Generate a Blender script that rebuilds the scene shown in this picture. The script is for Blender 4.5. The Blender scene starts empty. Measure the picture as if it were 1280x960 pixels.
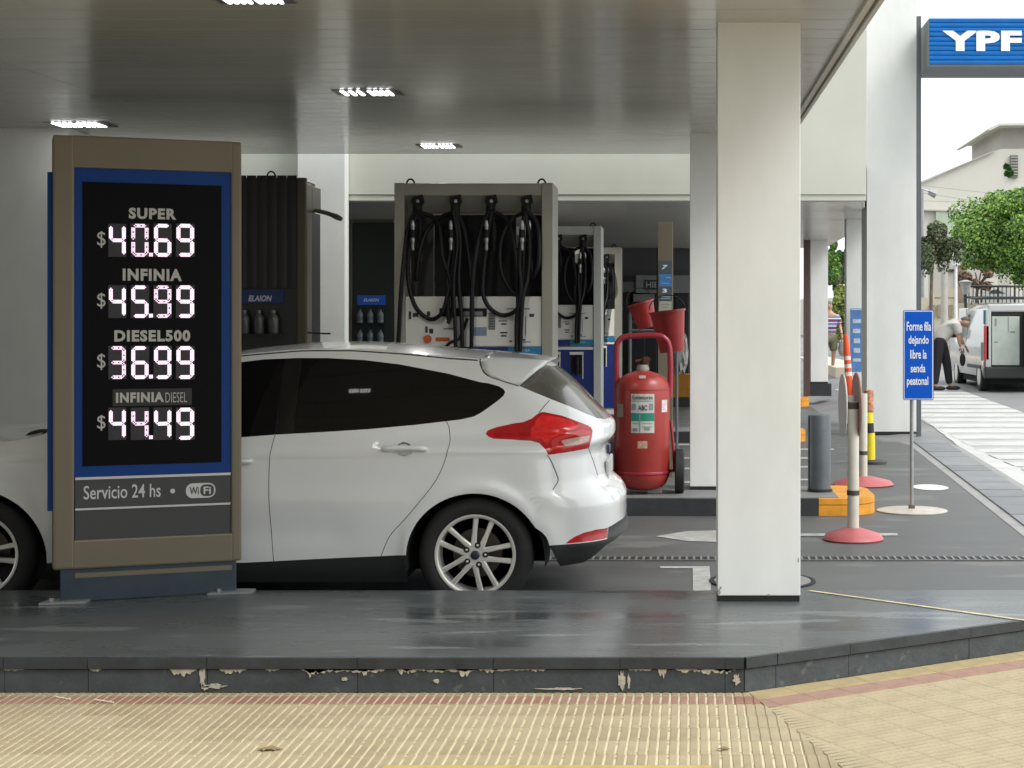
import bpy, bmesh, math, random
import numpy as np
from mathutils import Vector, Matrix, geometry
R = math.radians
random.seed(7); np.random.seed(7)
C = bpy.context.scene.collection
sc = bpy.context.scene
# ------------------------------------------------------------------ camera
H = 1.57; F = 2000.0; PX = 860.0; PY = 405.0      # eye height, focal length in photo pixels, vanishing point
cam = bpy.data.cameras.new('camera'); cam_o = bpy.data.objects.new('camera', cam); C.objects.link(cam_o)
cam_o.location = (0, 0, H); cam_o.rotation_euler = (R(90), 0, 0)
cam.sensor_width = 36; cam.lens = F / 1280 * 36
cam.shift_x = -(PX - 640) / 1280; cam.shift_y = (PY - 480) / 1280
cam.clip_start = 0.05; cam.clip_end = 2000
sc.camera = cam_o
# ------------------------------------------------------------------ sky and sun (bright overcast)
SUN_EL, SUN_AZ = 48, 118
w = bpy.data.worlds.new('World'); sc.world = w; w.use_nodes = True
nt = w.node_tree; nt.nodes.clear()
sky = nt.nodes.new('ShaderNodeTexSky'); sky.sky_type = 'NISHITA'; sky.sun_disc = False
sky.sun_elevation = R(SUN_EL); sky.sun_rotation = R(SUN_AZ); sky.air_density = 1.0; sky.dust_density = 4.0; sky.ozone_density = 1.0
hs = nt.nodes.new('ShaderNodeHueSaturation'); hs.inputs['Saturation'].default_value = 0.12
mx = nt.nodes.new('ShaderNodeMix'); mx.data_type = 'RGBA'; mx.inputs[0].default_value = 0.55
mx.inputs[7].default_value = (11.5, 12.0, 12.2, 1)
bg = nt.nodes.new('ShaderNodeBackground'); bg.inputs['Strength'].default_value = 0.13
wo = nt.nodes.new('ShaderNodeOutputWorld')
nt.links.new(sky.outputs[0], hs.inputs['Color']); nt.links.new(hs.outputs[0], mx.inputs[6])
nt.links.new(mx.outputs[2], bg.inputs[0]); nt.links.new(bg.outputs[0], wo.inputs[0])
sl = bpy.data.lights.new('sun', 'SUN'); sl.energy = 1.3; sl.angle = R(25); sl.color = (1, .985, .955)
so = bpy.data.objects.new('sun', sl); C.objects.link(so)
# sun stands behind the camera to the right
so.rotation_euler = (R(90 - SUN_EL), 0, R(180 - SUN_AZ))
sc.view_settings.view_transform = 'Standard'; sc.view_settings.look = 'None'
sc.view_settings.exposure = 0.56; sc.view_settings.gamma = 1.0
sc.view_settings.use_curve_mapping = False
sc.cycles.use_denoising = True
sc.cycles.max_bounces = 10; sc.cycles.diffuse_bounces = 5; sc.cycles.glossy_bounces = 5
sc.cycles.sample_clamp_indirect = 6

# ------------------------------------------------------------------ helpers
def P(x, y, D): return Vector(((x - PX) / F * D, D, H + (PY - y) / F * D))      # photo pixel at distance D
def G(x, y, z=0.0):                                                           # photo pixel on the plane at height z
    D = F * (H - z) / (y - PY); return Vector(((x - PX) / F * D, D, z))
def X(x, D): return (x - PX) / F * D
def Z(y, D): return H + (PY - y) / F * D

MATS = {}
def mat(name, col, rough=.5, metal=0.0, var=0.0, vscale=3.0, bump=0.0, bscale=60.0, coat=0.0, spec=.5, emit=0.0, stretch=(1,1,1), rvar=0.0, alt=None, thr=None, emitcol=None):
    if name in MATS: return MATS[name]
    m = bpy.data.materials.new(name); m.use_nodes = True; n = m.node_tree; b = n.nodes['Principled BSDF']
    b.inputs['Roughness'].default_value = rough; b.inputs['Metallic'].default_value = metal
    b.inputs['Specular IOR Level'].default_value = spec; b.inputs['Coat Weight'].default_value = coat; b.inputs['Coat Roughness'].default_value = .05
    c = (*col, 1); b.inputs['Base Color'].default_value = c
    if emit: b.inputs['Emission Color'].default_value = (*(emitcol or col), 1); b.inputs['Emission Strength'].default_value = emit
    if var or rvar or bump or alt:
        tc = n.nodes.new('ShaderNodeTexCoord'); mp = n.nodes.new('ShaderNodeMapping'); mp.inputs['Scale'].default_value = stretch
        n.links.new(tc.outputs['Object'], mp.inputs[0])
    if var or rvar or alt:
        ns = n.nodes.new('ShaderNodeTexNoise'); ns.inputs['Scale'].default_value = vscale; ns.inputs['Detail'].default_value = 7; ns.inputs['Roughness'].default_value = .62
        n.links.new(mp.outputs[0], ns.inputs['Vector'])
    if var:
        r = n.nodes.new('ShaderNodeMapRange'); r.inputs[1].default_value = .3; r.inputs[2].default_value = .7; r.inputs[3].default_value = 1 - var; r.inputs[4].default_value = 1 + var
        n.links.new(ns.outputs[0], r.inputs[0])
        mm = n.nodes.new('ShaderNodeMix'); mm.data_type = 'RGBA'; mm.blend_type = 'MULTIPLY'; mm.inputs[0].default_value = 1; mm.inputs[6].default_value = c
        n.links.new(r.outputs[0], mm.inputs[7]); last = mm.outputs[2]
        if alt:
            cr = n.nodes.new('ShaderNodeMapRange'); cr.inputs[1].default_value = thr; cr.inputs[2].default_value = thr + .04
            n2 = n.nodes.new('ShaderNodeTexNoise'); n2.inputs['Scale'].default_value = vscale * 2.3; n2.inputs['Detail'].default_value = 8
            n.links.new(mp.outputs[0], n2.inputs['Vector']); n.links.new(n2.outputs[0], cr.inputs[0])
            ma = n.nodes.new('ShaderNodeMix'); ma.data_type = 'RGBA'; ma.inputs[7].default_value = (*alt, 1)
            n.links.new(cr.outputs[0], ma.inputs[0]); n.links.new(last, ma.inputs[6]); last = ma.outputs[2]
        n.links.new(last, b.inputs['Base Color'])
    if rvar:
        r = n.nodes.new('ShaderNodeMapRange'); r.inputs[1].default_value = .3; r.inputs[2].default_value = .7; r.inputs[3].default_value = max(.02, rough - rvar); r.inputs[4].default_value = min(1, rough + rvar)
        n.links.new(ns.outputs[0], r.inputs[0]); n.links.new(r.outputs[0], b.inputs['Roughness'])
    if bump:
        nb = n.nodes.new('ShaderNodeTexNoise'); nb.inputs['Scale'].default_value = bscale; nb.inputs['Detail'].default_value = 5
        n.links.new(mp.outputs[0], nb.inputs['Vector'])
        bp = n.nodes.new('ShaderNodeBump'); bp.inputs['Strength'].default_value = bump; bp.inputs['Distance'].default_value = .01
        n.links.new(nb.outputs[0], bp.inputs['Height']); n.links.new(bp.outputs[0], b.inputs['Normal'])
    MATS[name] = m; return m

class MB:
    def __init__(s): s.v = []; s.f = []
    def add(s, vs, fs):
        o = len(s.v); s.v += [tuple(v) for v in vs]; s.f += [tuple(i + o for i in f) for f in fs]; return s
    def box(s, a, b):
        x0, y0, z0 = a; x1, y1, z1 = b
        return s.add([(x0,y0,z0),(x1,y0,z0),(x1,y1,z0),(x0,y1,z0),(x0,y0,z1),(x1,y0,z1),(x1,y1,z1),(x0,y1,z1)],
                     [(0,3,2,1),(4,5,6,7),(0,1,5,4),(1,2,6,5),(2,3,7,6),(3,0,4,7)])
    def bbox(s, a, b, r=.01):            # box with chamfered edges
        bm = bmesh.new(); bmesh.ops.create_cube(bm, size=1)
        for v in bm.verts: v.co = Vector([a[i] + (v.co[i] + .5) * (b[i] - a[i]) for i in range(3)])
        bmesh.ops.bevel(bm, geom=list(bm.edges), offset=r, segments=2, affect='EDGES', profile=.6)
        bm.verts.index_update(); s.add([v.co for v in bm.verts], [[v.index for v in f.verts] for f in bm.faces]); bm.free(); return s
    def prism(s, pts, axis, a, b):      # pts 2D polygon, extruded along axis from a to b
        def p3(p, t): return {0: (t, p[0], p[1]), 1: (p[0], t, p[1]), 2: (p[0], p[1], t)}[axis]
        n = len(pts); vs = [p3(p, a) for p in pts] + [p3(p, b) for p in pts]
        fs = [tuple(range(n))[::-1], tuple(range(n, 2 * n))] + [(i, (i + 1) % n, n + (i + 1) % n, n + i) for i in range(n)]
        return s.add(vs, fs)
    def lathe(s, prof, n=24, loc=(0,0,0), axis=2, cap=True):   # prof [(r,h)]
        vs = []
        for r, h in prof:
            for k in range(n):
                t = 2 * math.pi * k / n; c, d = r * math.cos(t), r * math.sin(t)
                q = {2: (c, d, h), 1: (c, h, -d), 0: (h, c, d)}[axis]
                vs.append((q[0] + loc[0], q[1] + loc[1], q[2] + loc[2]))
        fs = [(i * n + k, i * n + (k + 1) % n, (i + 1) * n + (k + 1) % n, (i + 1) * n + k) for i in range(len(prof) - 1) for k in range(n)]
        if cap: fs += [tuple(range(n))[::-1], tuple(range((len(prof) - 1) * n, len(prof) * n))]
        return s.add(vs, fs)
    def tube(s, pts, r, n=8):
        pts = [Vector(p) for p in pts]; m = len(pts); rs = r if isinstance(r, (list, tuple)) else [r] * m
        up = None; vs = []
        for i, p in enumerate(pts):
            t = (pts[min(i + 1, m - 1)] - pts[max(i - 1, 0)]).normalized()
            if up is None: up = Vector((0, 0, 1)) if abs(t.z) < .9 else Vector((0, 1, 0))
            a = t.cross(up).normalized(); up = a.cross(t).normalized()
            for k in range(n):
                q = 2 * math.pi * k / n; vs.append(p + (a * math.cos(q) + up * math.sin(q)) * rs[i])
        fs = [(i * n + k, i * n + (k + 1) % n, (i + 1) * n + (k + 1) % n, (i + 1) * n + k) for i in range(m - 1) for k in range(n)]
        fs += [tuple(range(n))[::-1], tuple(range((m - 1) * n, m * n))]
        return s.add(vs, fs)
    def build(s, name, m, parent=None, local=False, smooth=False, bevel=0, weld=False):
        off = Vector((0, 0, 0))
        if parent is not None and not local:
            p = parent
            while p is not None: off += p.location; p = p.parent
        me = bpy.data.meshes.new(name)
        me.from_pydata([(v[0] - off[0], v[1] - off[1], v[2] - off[2]) for v in s.v], [], s.f)
        me.update()
        bm = bmesh.new(); bm.from_mesh(me); bmesh.ops.recalc_face_normals(bm, faces=bm.faces); bm.to_mesh(me); bm.free()
        if smooth:
            me.shade_smooth()
            try: me.set_sharp_from_angle(angle=R(40))
            except Exception: pass
        return link(name, me, m, parent)
def link(name, me, m, parent=None):
    for q in (m if isinstance(m, (list, tuple)) else [m]): me.materials.append(q)
    o = bpy.data.objects.new(name, me); C.objects.link(o); o.parent = parent; return o
def tag(o, label, cat, group=None):
    o['label'] = label; o['category'] = cat
    if group: o['group'] = group
    return o
def thing(name, label, cat, loc=(0,0,0), rotz=0, group=None):
    o = bpy.data.objects.new(name, None); C.objects.link(o); o.empty_display_size = .1
    o.location = loc; o.rotation_euler = (0, 0, rotz); return tag(o, label, cat, group)
def struct(o, kind='structure'): o['kind'] = kind; return o
def kids(o): return [c for c in bpy.data.objects if c.parent == o]
def copy_tree(o, parent=None):
    c = o.copy(); C.objects.link(c)
    if parent is not None: c.parent = parent
    for k in kids(o): copy_tree(k, c)
    return c
def smooth_curve(pts, n=6):
    pts = [Vector(p) for p in pts]; out = []
    for i in range(len(pts) - 1):
        a = pts[max(i - 1, 0)]; b = pts[i]; c = pts[i + 1]; d = pts[min(i + 2, len(pts) - 1)]
        for k in range(n):
            t = k / n; out.append(.5 * (2 * b + (c - a) * t + (2 * a - 5 * b + 4 * c - d) * t * t + (3 * b - a - 3 * c + d) * t ** 3))
    return out + [pts[-1]]
def lettering(name, s, m, parent, w, h, M, bold=0.0, shear=0.0, depth=.002, space=1.0, kind=None):
    """text fitted into a w x h box; M maps local text plane (x right, y up, z out) to the parent's space"""
    cu = bpy.data.curves.new('t', 'FONT'); cu.body = s; cu.size = 1; cu.offset = bold; cu.shear = shear; cu.space_character = space
    cu.align_x = 'CENTER'; cu.resolution_u = 3
    o = bpy.data.objects.new('t', cu); C.objects.link(o)
    me = bpy.data.meshes.new_from_object(o.evaluated_get(bpy.context.evaluated_depsgraph_get()))
    bpy.data.objects.remove(o)
    xs = [v.co.x for v in me.vertices]; ys = [v.co.y for v in me.vertices]
    x0, x1, y0, y1 = min(xs), max(xs), min(ys), max(ys)
    for v in me.vertices:
        v.co = Vector(((v.co.x - (x0 + x1) / 2) / (x1 - x0) * w, (v.co.y - (y0 + y1) / 2) / (y1 - y0) * h, depth))
    me.transform(M); me.update()
    return link(name, me, m, parent)
def TM(loc, rz=0):   # text plane standing up, facing -Y, turned rz about Z
    return Matrix.Translation(loc) @ Matrix.Rotation(rz, 4, 'Z') @ Matrix.Rotation(R(90), 4, 'X')

# ------------------------------------------------------------------ materials
white_paint = mat('white_paint', (.78, .79, .76), .42, var=.07, vscale=2.2, bump=.10, bscale=14, alt=(.62, .60, .53), thr=.735, stretch=(1, 1, .45))
cream_paint = mat('cream_paint', (.55, .56, .49), .45, var=.05, vscale=1.2, bump=.05, bscale=6)
black_trim = mat('black_trim', (.012, .012, .012), .6)
tan_metal = mat('tan_metal', (.165, .142, .100), .48, metal=.25, var=.06, vscale=2, bump=.03, bscale=200)
blue_paint = mat('blue_paint', (.006, .07, .36), .3, var=.05)
# ------------------------------------------------------------------ ground
def gz(x, D):
    t = min(max((x - 2.2) / 1.3, 0), 1); t = t * t * (3 - 2 * t)
    return -.012 + max(0, D - 20) * .02 * t if D < 120 else -.012 + 2.0 * t
def sheet(name, m, xs, ds, dz=0.0, flat=None):
    vs = [(x, d, (gz(x, d) if flat is None else flat) + dz) for d in ds for x in xs]
    n = len(xs); fs = [(j*n+i, j*n+i+1, (j+1)*n+i+1, (j+1)*n+i) for j in range(len(ds)-1) for i in range(n-1)]
    b = MB(); b.add(vs, fs); return b.build(name, m, smooth=True)
asphalt = mat('asphalt', (.20, .20, .20), .75, var=.18, vscale=.7, bump=.35, bscale=60)
struct(sheet('street_ground', asphalt, [-900, -60, -20, 0, 2.2, 2.5, 2.8, 3.1, 3.4, 3.6, 5, 9, 20, 60, 900], [-900, -60, -10, 5.0, 8, 12, 16, 20, 24, 30, 36, 45, 60, 90, 120, 400, 1500]))
floor_m = mat('forecourt_concrete', (.088, .092, .090), .55, var=.22, vscale=.8, bump=.10, bscale=30, rvar=.10, stretch=(.6, 1, 1), alt=(.130, .132, .126), thr=.58)
def fx(D): return 2.51 + (D - 12.56) * .044         # right rim of the forecourt
b = MB(); b.add([(-16, 5.0, 0), (fx(7.2), 7.2, 0), (fx(22.5), 22.5, 0), (fx(34), 34, 0), (-16, 34, 0)], [(0, 1, 2, 3, 4)])
forecourt = struct(b.build('forecourt', floor_m))
# plinth (raised dark painted strip along the pavement)
PZ = .17
k0 = G(0, 822, PZ).y; bend = G(930, 822, PZ); tip = G(1280, 775, PZ)
dirk = (tip - bend).normalized(); far = bend + dirk * 3.2
back = G(600, 738, PZ).y; ycorner = G(1010, 738, PZ)
plinth_m = mat('painted_floor', (.078, .088, .090), .28, var=.30, vscale=1.6, rvar=.14, bump=.06, bscale=9, stretch=(.35, 1.6, 1), spec=.42, alt=(.15, .165, .165), thr=.60)
kerb_m = mat('kerb_paint', (.045, .055, .060), .55, var=.30, vscale=7, bump=.3, bscale=40, alt=(.085, .095, .095), thr=.64)
kerb_edge = mat('kerb_edge_paint', (.030, .036, .040), .45, var=.3, vscale=9, bump=.2, bscale=40)
chip_m = mat('bare_mortar', (.42, .39, .31), .9, var=.25, vscale=30, bump=.5, bscale=80)
pl = MB(); top = [(-9, k0 + .012, PZ), (bend.x, bend.y + .012, PZ), (far.x, far.y + .012, PZ), (ycorner.x + 1.9, 8.1, PZ), (ycorner.x, ycorner.y, PZ), (-9, back, PZ)]
top[3] = (far.x + .05, far.y + .02, PZ)
pl.prism([(p[0], p[1]) for p in top], 2, .004, PZ)
plinth = struct(pl.build('plinth', plinth_m))
def kerb_run(a, d, L0, L1, cuts):
    nrm = Vector((d.y, -d.x, 0))
    if nrm.y > 0: nrm = -nrm
    cuts = [c for c in cuts if L0 < c < L1]; cuts = [L0] + cuts + [L1]
    for i in range(len(cuts) - 1):
        u, v = cuts[i] + .0012, cuts[i + 1] - .0012
        for (z0, z1, o0, nm, mm) in ((.026, PZ - .050, .006, 'kerb_slab', kerb_m), (PZ - .044, PZ + .0015, .018, 'kerb_edging', kerb_edge)):
            o1 = o0 + random.uniform(-.0015, .0015); p0 = a + d * u; p1 = a + d * v; q0 = p0 - nrm * .12; q1 = p1 - nrm * .12
            if nm == 'kerb_edging' : q0 = p0 - nrm * .0; q1 = p1 - nrm * .0
            bb = MB(); bb.prism([(p0 + nrm * o1)[:2], (p1 + nrm * o1)[:2], q1[:2], q0[:2]], 2, z0, z1)
            bb.build(nm, mm, plinth)
base = Vector((bend.x, bend.y, 0))
kerb_run(base, Vector((-1, 0, 0)), 0, 8.5, [.08, .52, 1.05, 1.62, 2.25, 2.75, 3.1, 3.9, 4.8, 6, 7])
kerb_run(base, Vector((dirk.x, dirk.y, 0)).normalized(), 0, 3.1, [.16, .55, 1.25, 1.9, 2.5])
# bare patches where the paint has flaked
def flake(x, y, w, h):
    p = P(x, y, base.y - .02); n = 14; pts = []
    if x > 930: return
    if y < 846:          # flaked strip hanging from the edging: straight top, ragged bottom
        zt0 = PZ - .047; pts = [(p.x - w / 2 / 298, zt0), (p.x + w / 2 / 298, zt0)]
        for k in range(n): u = 1 - (k + .5) / n; pts.append((p.x + (u - .5) * w / 298, zt0 - random.uniform(.15, 1.25) * h / 298 * (1 - abs(2 * u - 1) ** 3)))
    else:
        for k in range(22):
            t = 2 * math.pi * k / 22; r = random.uniform(.45, 1.15); pts.append((p.x + math.cos(t) * r * w / 2 / 298, p.z + math.sin(t) * r * h / 2 / 298))
    return MB().prism(pts, 1, base.y - .0105, base.y - .002)
for (x, y, w_, h_) in ((228,835,34,9),(290,834,34,6),(252,848,8,30),(268,859,30,7),(395,834,30,6),(432,836,44,6),(387,838,16,9),(505,836,20,6),(470,835,22,4),(582,840,26,8),(545,836,30,4),(610,835,24,4),(672,835,20,3),(340,834,18,3),(800,835,30,3),(405,835,60,5),(450,835,40,4),(520,835,36,4),(566,835,60,3),(895,835,50,6),(15,836,30,2),(118,836,14,3),(545,852,9,8),(430,850,8,6),(256,860,9,9),(640,836,50,4),(777,851,9,26),(786,852,4,22),(828,841,12,10),(862,839,36,5),(905,840,24,5),(921,851,10,17),(700,862,60,3),(455,844,10,7)):
    f = flake(x, y, w_, h_)
    if f: f.build('paint_chip', chip_m, plinth)
# pavement
SZ = .026
sand = mat('sand_tile', (.365, .30, .185), .72, var=.14, vscale=6, bump=.25, bscale=120)
sand2 = mat('sand_tile_pale', (.39, .325, .205), .72, var=.14, vscale=6, bump=.25, bscale=120)
sand3 = mat('sand_tile_worn', (.335, .272, .165), .72, var=.16, vscale=6, bump=.25, bscale=120)
red_t = mat('red_tile', (.31, .165, .12), .7, var=.15, vscale=8, bump=.25, bscale=120)
pink_t = mat('faded_red_tile', (.33, .20, .15), .7, var=.15, vscale=8, bump=.25, bscale=120)
ochre = mat('ochre_tile', (.39, .31, .165), .75, var=.2, vscale=6)
grout = mat('cream_mortar', (.62, .545, .36), .85, var=.16, vscale=9, alt=(.42, .35, .22), thr=.57)
mort = mat('sand_mortar', (.375, .315, .195), .85, var=.12, vscale=10)
bb = MB(); bb.add([(-9, 2.0, .0218), (9, 2.0, .0218), (9, far.y + 1.7, .0218), (far.x, far.y + .0, .0218), (bend.x, bend.y + .02, .0218), (-9, k0 + .02, .0218)], [(0, 1, 2, 3, 4, 5)])
pav = struct(bb.build('pavement', mort))
def tile_mesh(nm, w_, d_, bars, horiz=False):
    """one ribbed tile: grooves filled with mortar, ribs proud"""
    me = bpy.data.meshes.new(nm); bm = bmesh.new(); g = .0004
    def q(x0, y0, x1, y1, z0, z1, mi, ch=0):
        vs = [bm.verts.new(p) for p in ((x0,y0,z0),(x1,y0,z0),(x1,y1,z0),(x0,y1,z0),(x0+ch,y0+ch,z1),(x1-ch,y0+ch,z1),(x1-ch,y1-ch,z1),(x0+ch,y1-ch,z1))]
        for f in ((4,5,6,7),(0,1,5,4),(1,2,6,5),(2,3,7,6),(3,0,4,7)):
            fc = bm.faces.new([vs[i] for i in f]); fc.material_index = mi
    q(g, g, w_ - g, d_ - g, .005, .0185, 1)
    for k in range(bars):
        if horiz: a, c = d_ * k / bars + .004, d_ * (k + 1) / bars - .004; q(g, a, w_ - g, c, .018, .022, 0, .0009)
        else: a, c = w_ * k / bars + .0042, w_ * (k + 1) / bars - .0042; q(a, g, c, d_ - g, .018, .022, 0, .002)
    bm.to_mesh(me); bm.free(); return me
def cut_copy(me, M, planes):
    bm = bmesh.new(); bm.from_mesh(me); bm.transform(M)
    for co, no in planes:
        bmesh.ops.bisect_plane(bm, geom=list(bm.verts)+list(bm.edges)+list(bm.faces), plane_co=co, plane_no=no, clear_outer=True)
    if not bm.faces: bm.free(); return None
    bmesh.ops.holes_fill(bm, edges=bm.edges, sides=0); m2 = bpy.data.meshes.new(me.name); bm.to_mesh(m2); bm.free(); return m2
TW = .188
nb = 5
vp_dir = Vector((0.012, 1, 0)).normalized(); ang = math.atan2(-vp_dir.x, vp_dir.y)
sideL = Vector((bend.x + .02, bend.y, 0)); sd = Vector((.30, -1.2, 0)).normalized(); sn = Vector((-sd.y, sd.x, 0))   # boundary of the two tilings
if sn.x < 0: sn = -sn
rows = [(k0 - .07, .060, 'plain', [sand, sand3]), (k0 - .205, .130, 'red', [red_t, pink_t])]
d = k0 - .21
while d > 5.0: rows.append((d - TW - .002, TW, 'sand', [sand, sand2, sand3, sand])); d -= TW + .002
meshes = {}
cnt = 0
for (y0, dp, kd, ms) in rows:
    for i in range(-26, 12):
        x0 = i * TW + random.uniform(-.001, .001) + (.04 if kd == 'sand' else 0)
        if x0 > 1.25 or x0 < -4.2: continue
        mm = random.choice(ms); key = (kd, mm.name)
        if key not in meshes:
            me = tile_mesh('tile', TW, dp, nb); me.materials.append(mm); me.materials.append(grout); meshes[key] = me
        me = meshes[key]
        M = Matrix.Translation((x0, y0, .004 + random.uniform(-.0003, .0003))) @ Matrix.Rotation(ang, 4, 'Z')
        cs = [M @ Vector(p) for p in ((0,0,0),(TW,0,0),(TW,dp,0),(0,dp,0))]
        ins = [(c - sideL).dot(sn) < 0 for c in cs]
        if not any(ins): continue
        if all(ins): o = bpy.data.objects.new('tile', me); o.matrix_world = M; C.objects.link(o); o.parent = pav; o.location = M.translation
        else:
            m2 = cut_copy(me, M, [(sideL + sn * .001, sn)])
            if m2 is None: continue
            m2.materials.clear(); m2.materials.append(mm); m2.materials.append(grout)
            o = bpy.data.objects.new('tile', m2); C.objects.link(o); o.parent = pav
        cnt += 1
# tiles along the slanting kerb
kd_ = Vector((dirk.x, dirk.y, 0)).normalized(); kn = Vector((kd_.y, -kd_.x, 0))
ka = math.atan2(kd_.y, kd_.x)
rows = [(.006, .135, 'plain2', [ochre]), (.145, .13, 'red2', [pink_t])]
d = .28
while d < 2.2: rows.append((d, TW, 'sand2', [sand2])); d += TW + .002
for (o0, dp, kd, ms) in rows:
    for i in range(-7, 16):
        mm = random.choice(ms); key = (kd, mm.name)
        if key not in meshes:
            me = tile_mesh('tile', TW, dp, 1 if kd != 'sand2' else nb, horiz=True); me.materials.append(mm); me.materials.append(sand2 if kd=='sand2' else mort); meshes[key] = me
        me = meshes[key]; org = base + kd_ * (i * TW) + kn * (o0 + dp)
        M = Matrix.Translation((org.x, org.y, .004 + random.uniform(-.0003, .0003))) @ Matrix.Rotation(ka, 4, 'Z')
        cs = [M @ Vector(p) for p in ((0,0,0),(TW,0,0),(TW,dp,0),(0,dp,0))]
        if min(c.y for c in cs) < 4.9: continue
        if all((c.x > .20 * c.y + .35 ) for c in cs) : continue
        ins = [(c - sideL).dot(sn) > 0.004 for c in cs]
        if not any(ins): continue
        if all(ins): o = bpy.data.objects.new('tile', me); C.objects.link(o); o.parent = pav; o.matrix_basis = M
        else:
            m2 = cut_copy(me, M, [(sideL - sn * .002, -sn)])
            if m2 is None: continue
            m2.materials.clear(); m2.materials.append(mm); m2.materials.append(sand2 if kd=='sand2' else mort)
            o = bpy.data.objects.new('tile', m2); C.objects.link(o); o.parent = pav
        cnt += 1
print('tiles', cnt)
ypaint = mat('yellow_road_paint', (.48, .35, .11), .6, var=.15, vscale=20)
wpaint = mat('white_road_paint', (.62, .62, .58), .65, var=.14, vscale=9, bump=.1, bscale=80)
a = G(480, 958.6, SZ); c = G(890, 958.6, SZ)
struct(MB().box((a.x, a.y - .35, SZ), (c.x, a.y, SZ + .006)).build('yellow_kerb_line', ypaint))
# yellow line where plinth meets the forecourt
a = G(1012, 739, PZ); c = G(1284, 776.5, PZ)
nn = Vector((-(c - a).y, (c - a).x, 0)).normalized() * .012
b = MB(); b.add([(a - nn)[:2] + (PZ + .004,), (c - nn)[:2] + (PZ + .004,), (c + nn)[:2] + (PZ + .004,), (a + nn)[:2] + (PZ + .004,)], [(0, 1, 2, 3)])
struct(b.build('yellow_edge_line', mat('cream_road_paint', (.60, .52, .30), .6, var=.3, vscale=14)))
# forecourt markings
def mark(pts, m=wpaint, z=.004, name='road_marking'):
    b = MB(); b.add([(p[0], p[1], z) for p in pts], [tuple(range(len(pts)))]); return struct(b.build(name, m))
faded = mat('faded_white_paint', (.36, .36, .34), .6, var=.25, vscale=12)
mark([G(819, 671)[:2], G(858, 664.5)[:2], G(897, 663.5)[:2], G(897, 678)[:2], G(860, 677)[:2]], faded)
mark([G(897, 668)[:2], G(1122, 667)[:2], G(1122, 670)[:2], G(897, 671)[:2]], faded)
mark([G(825, 708.5)[:2], G(887, 708.5)[:2], G(889, 741)[:2], G(866, 741)[:2], G(866, 711)[:2], G(825, 711)[:2]], faded)
for (x0, x1, y) in ((850, 862, 573), (844, 862, 586), (846, 864, 603), (1000, 1016, 573), (1000, 1018, 584), (1000, 1022, 600), (1000, 1042, 562), (838, 862, 556)):
    mark([G(x0, y - 1)[:2], G(x1, y - 1)[:2], G(x1, y + 1)[:2], G(x0, y + 1)[:2]], faded)
p = G(1163, 609.5); 
mark([(p.x + .17 * math.cos(t), p.y + .28 * math.sin(t)) for t in [2 * math.pi * k / 20 for k in range(20)]])
# floor drain with its grate
dy = G(800, 699).y; dm = mat('grate_metal', (.26, .26, .25), .5, metal=.6)
gr = thing('floor_drain', 'long narrow slotted drain grate across the grey forecourt behind the white column', 'drain', (0, dy, 0))
gt = MB(); gt.box((-4.0, dy - .085, .002), (2.35, dy + .085, .005)); gt.build('trough', black_trim, gr)
gt = MB(); gt.box((-4.0, dy - .088, .004), (2.35, dy - .075, .009)); gt.box((-4.0, dy + .075, .004), (2.35, dy + .088, .009)); gt.build('rim', dm, gr)
gt = MB(); x = -4.0
while x < 2.33: gt.box((x, dy - .075, .005), (x + .015, dy + .075, .010)); x += .048
gt.build('bars', dm, gr)['kind'] = 'stuff'
# manhole
p = G(953, 727); mh = thing('manhole_cover', 'round black rimmed manhole cover half hidden behind the front white column', 'manhole', (p.x, p.y, 0))
MB().lathe([(.325, .002), (.325, .010), (.30, .010), (.30, .004)], 36, (p.x, p.y, 0), cap=False).build('ring', black_trim, mh, smooth=True)
MB().lathe([(.295, .002), (.295, .010), (.02, .012)], 36, (p.x, p.y, 0)).build('lid', mat('lid_iron', (.22, .22, .22), .5, var=.2, vscale=20), mh, smooth=True)
# tiled strip along the street rim, two pale borders, kerb paint and zebra
strip_m = [mat('strip_slab_a', (.16, .17, .18), .55, var=.15), mat('strip_slab_b', (.21, .22, .22), .55, var=.15), mat('strip_slab_c', (.18, .19, .20), .5, var=.15)]
band = struct(MB().add([(fx(8), 8, .0035), (fx(8) + .62, 8, .0035), (fx(23) + .62, 23, .0035), (fx(23), 23, .0035)], [(0, 1, 2, 3)]).build('street_rim', mat('rim_mortar', (.29, .29, .28), .8, var=.15)))
D = 8.2
while D < 22.6:
    L = random.choice([.5, .62, .7]); a0, a1 = fx(D) + .1, fx(D + L) + .1
    b = MB(); b.prism([(a0, D), (a0 + .42, D), (a1 + .42, D + L - .02), (a1, D + L - .02)], 2, .004, .014 + random.uniform(0, .004)); b.build('slab', random.choice(strip_m), band); D += L
worn_white = mat('worn_zebra_paint', (.50, .50, .48), .6, var=.16, vscale=3, bump=.1, bscale=60, alt=(.40, .40, .38), thr=.66)
def drape(name, m, x0a, x0b, x1, D0, D1, dz=.006, parent=None):
    n = 9; vs = []; 
    for j, D in enumerate((D0, D1)):
        xl = x0a if j == 0 else x0b
        for i in range(n): x = xl + (x1 - xl) * (i / (n - 1)) ** 1.5; vs.append((x, D, gz(x, D) + dz))
    b = MB(); b.add(vs, [(i, i + 1, n + i + 1, n + i) for i in range(n - 1)]); return b.build(name, m, parent)
zroot = struct(drape('street_edge_paint', worn_white, fx(15)+.62, fx(15.0)+.62, 3.62, 10, 15.0, .008))
D = 15.0
while D < 27: drape('edge_paint_strip', worn_white, fx(D) + .62, fx(D + .5) + .62, 3.62, D, min(D + 1.0, 27), .008, zroot); D += 1.0
D = 12.0; k = 0
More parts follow.
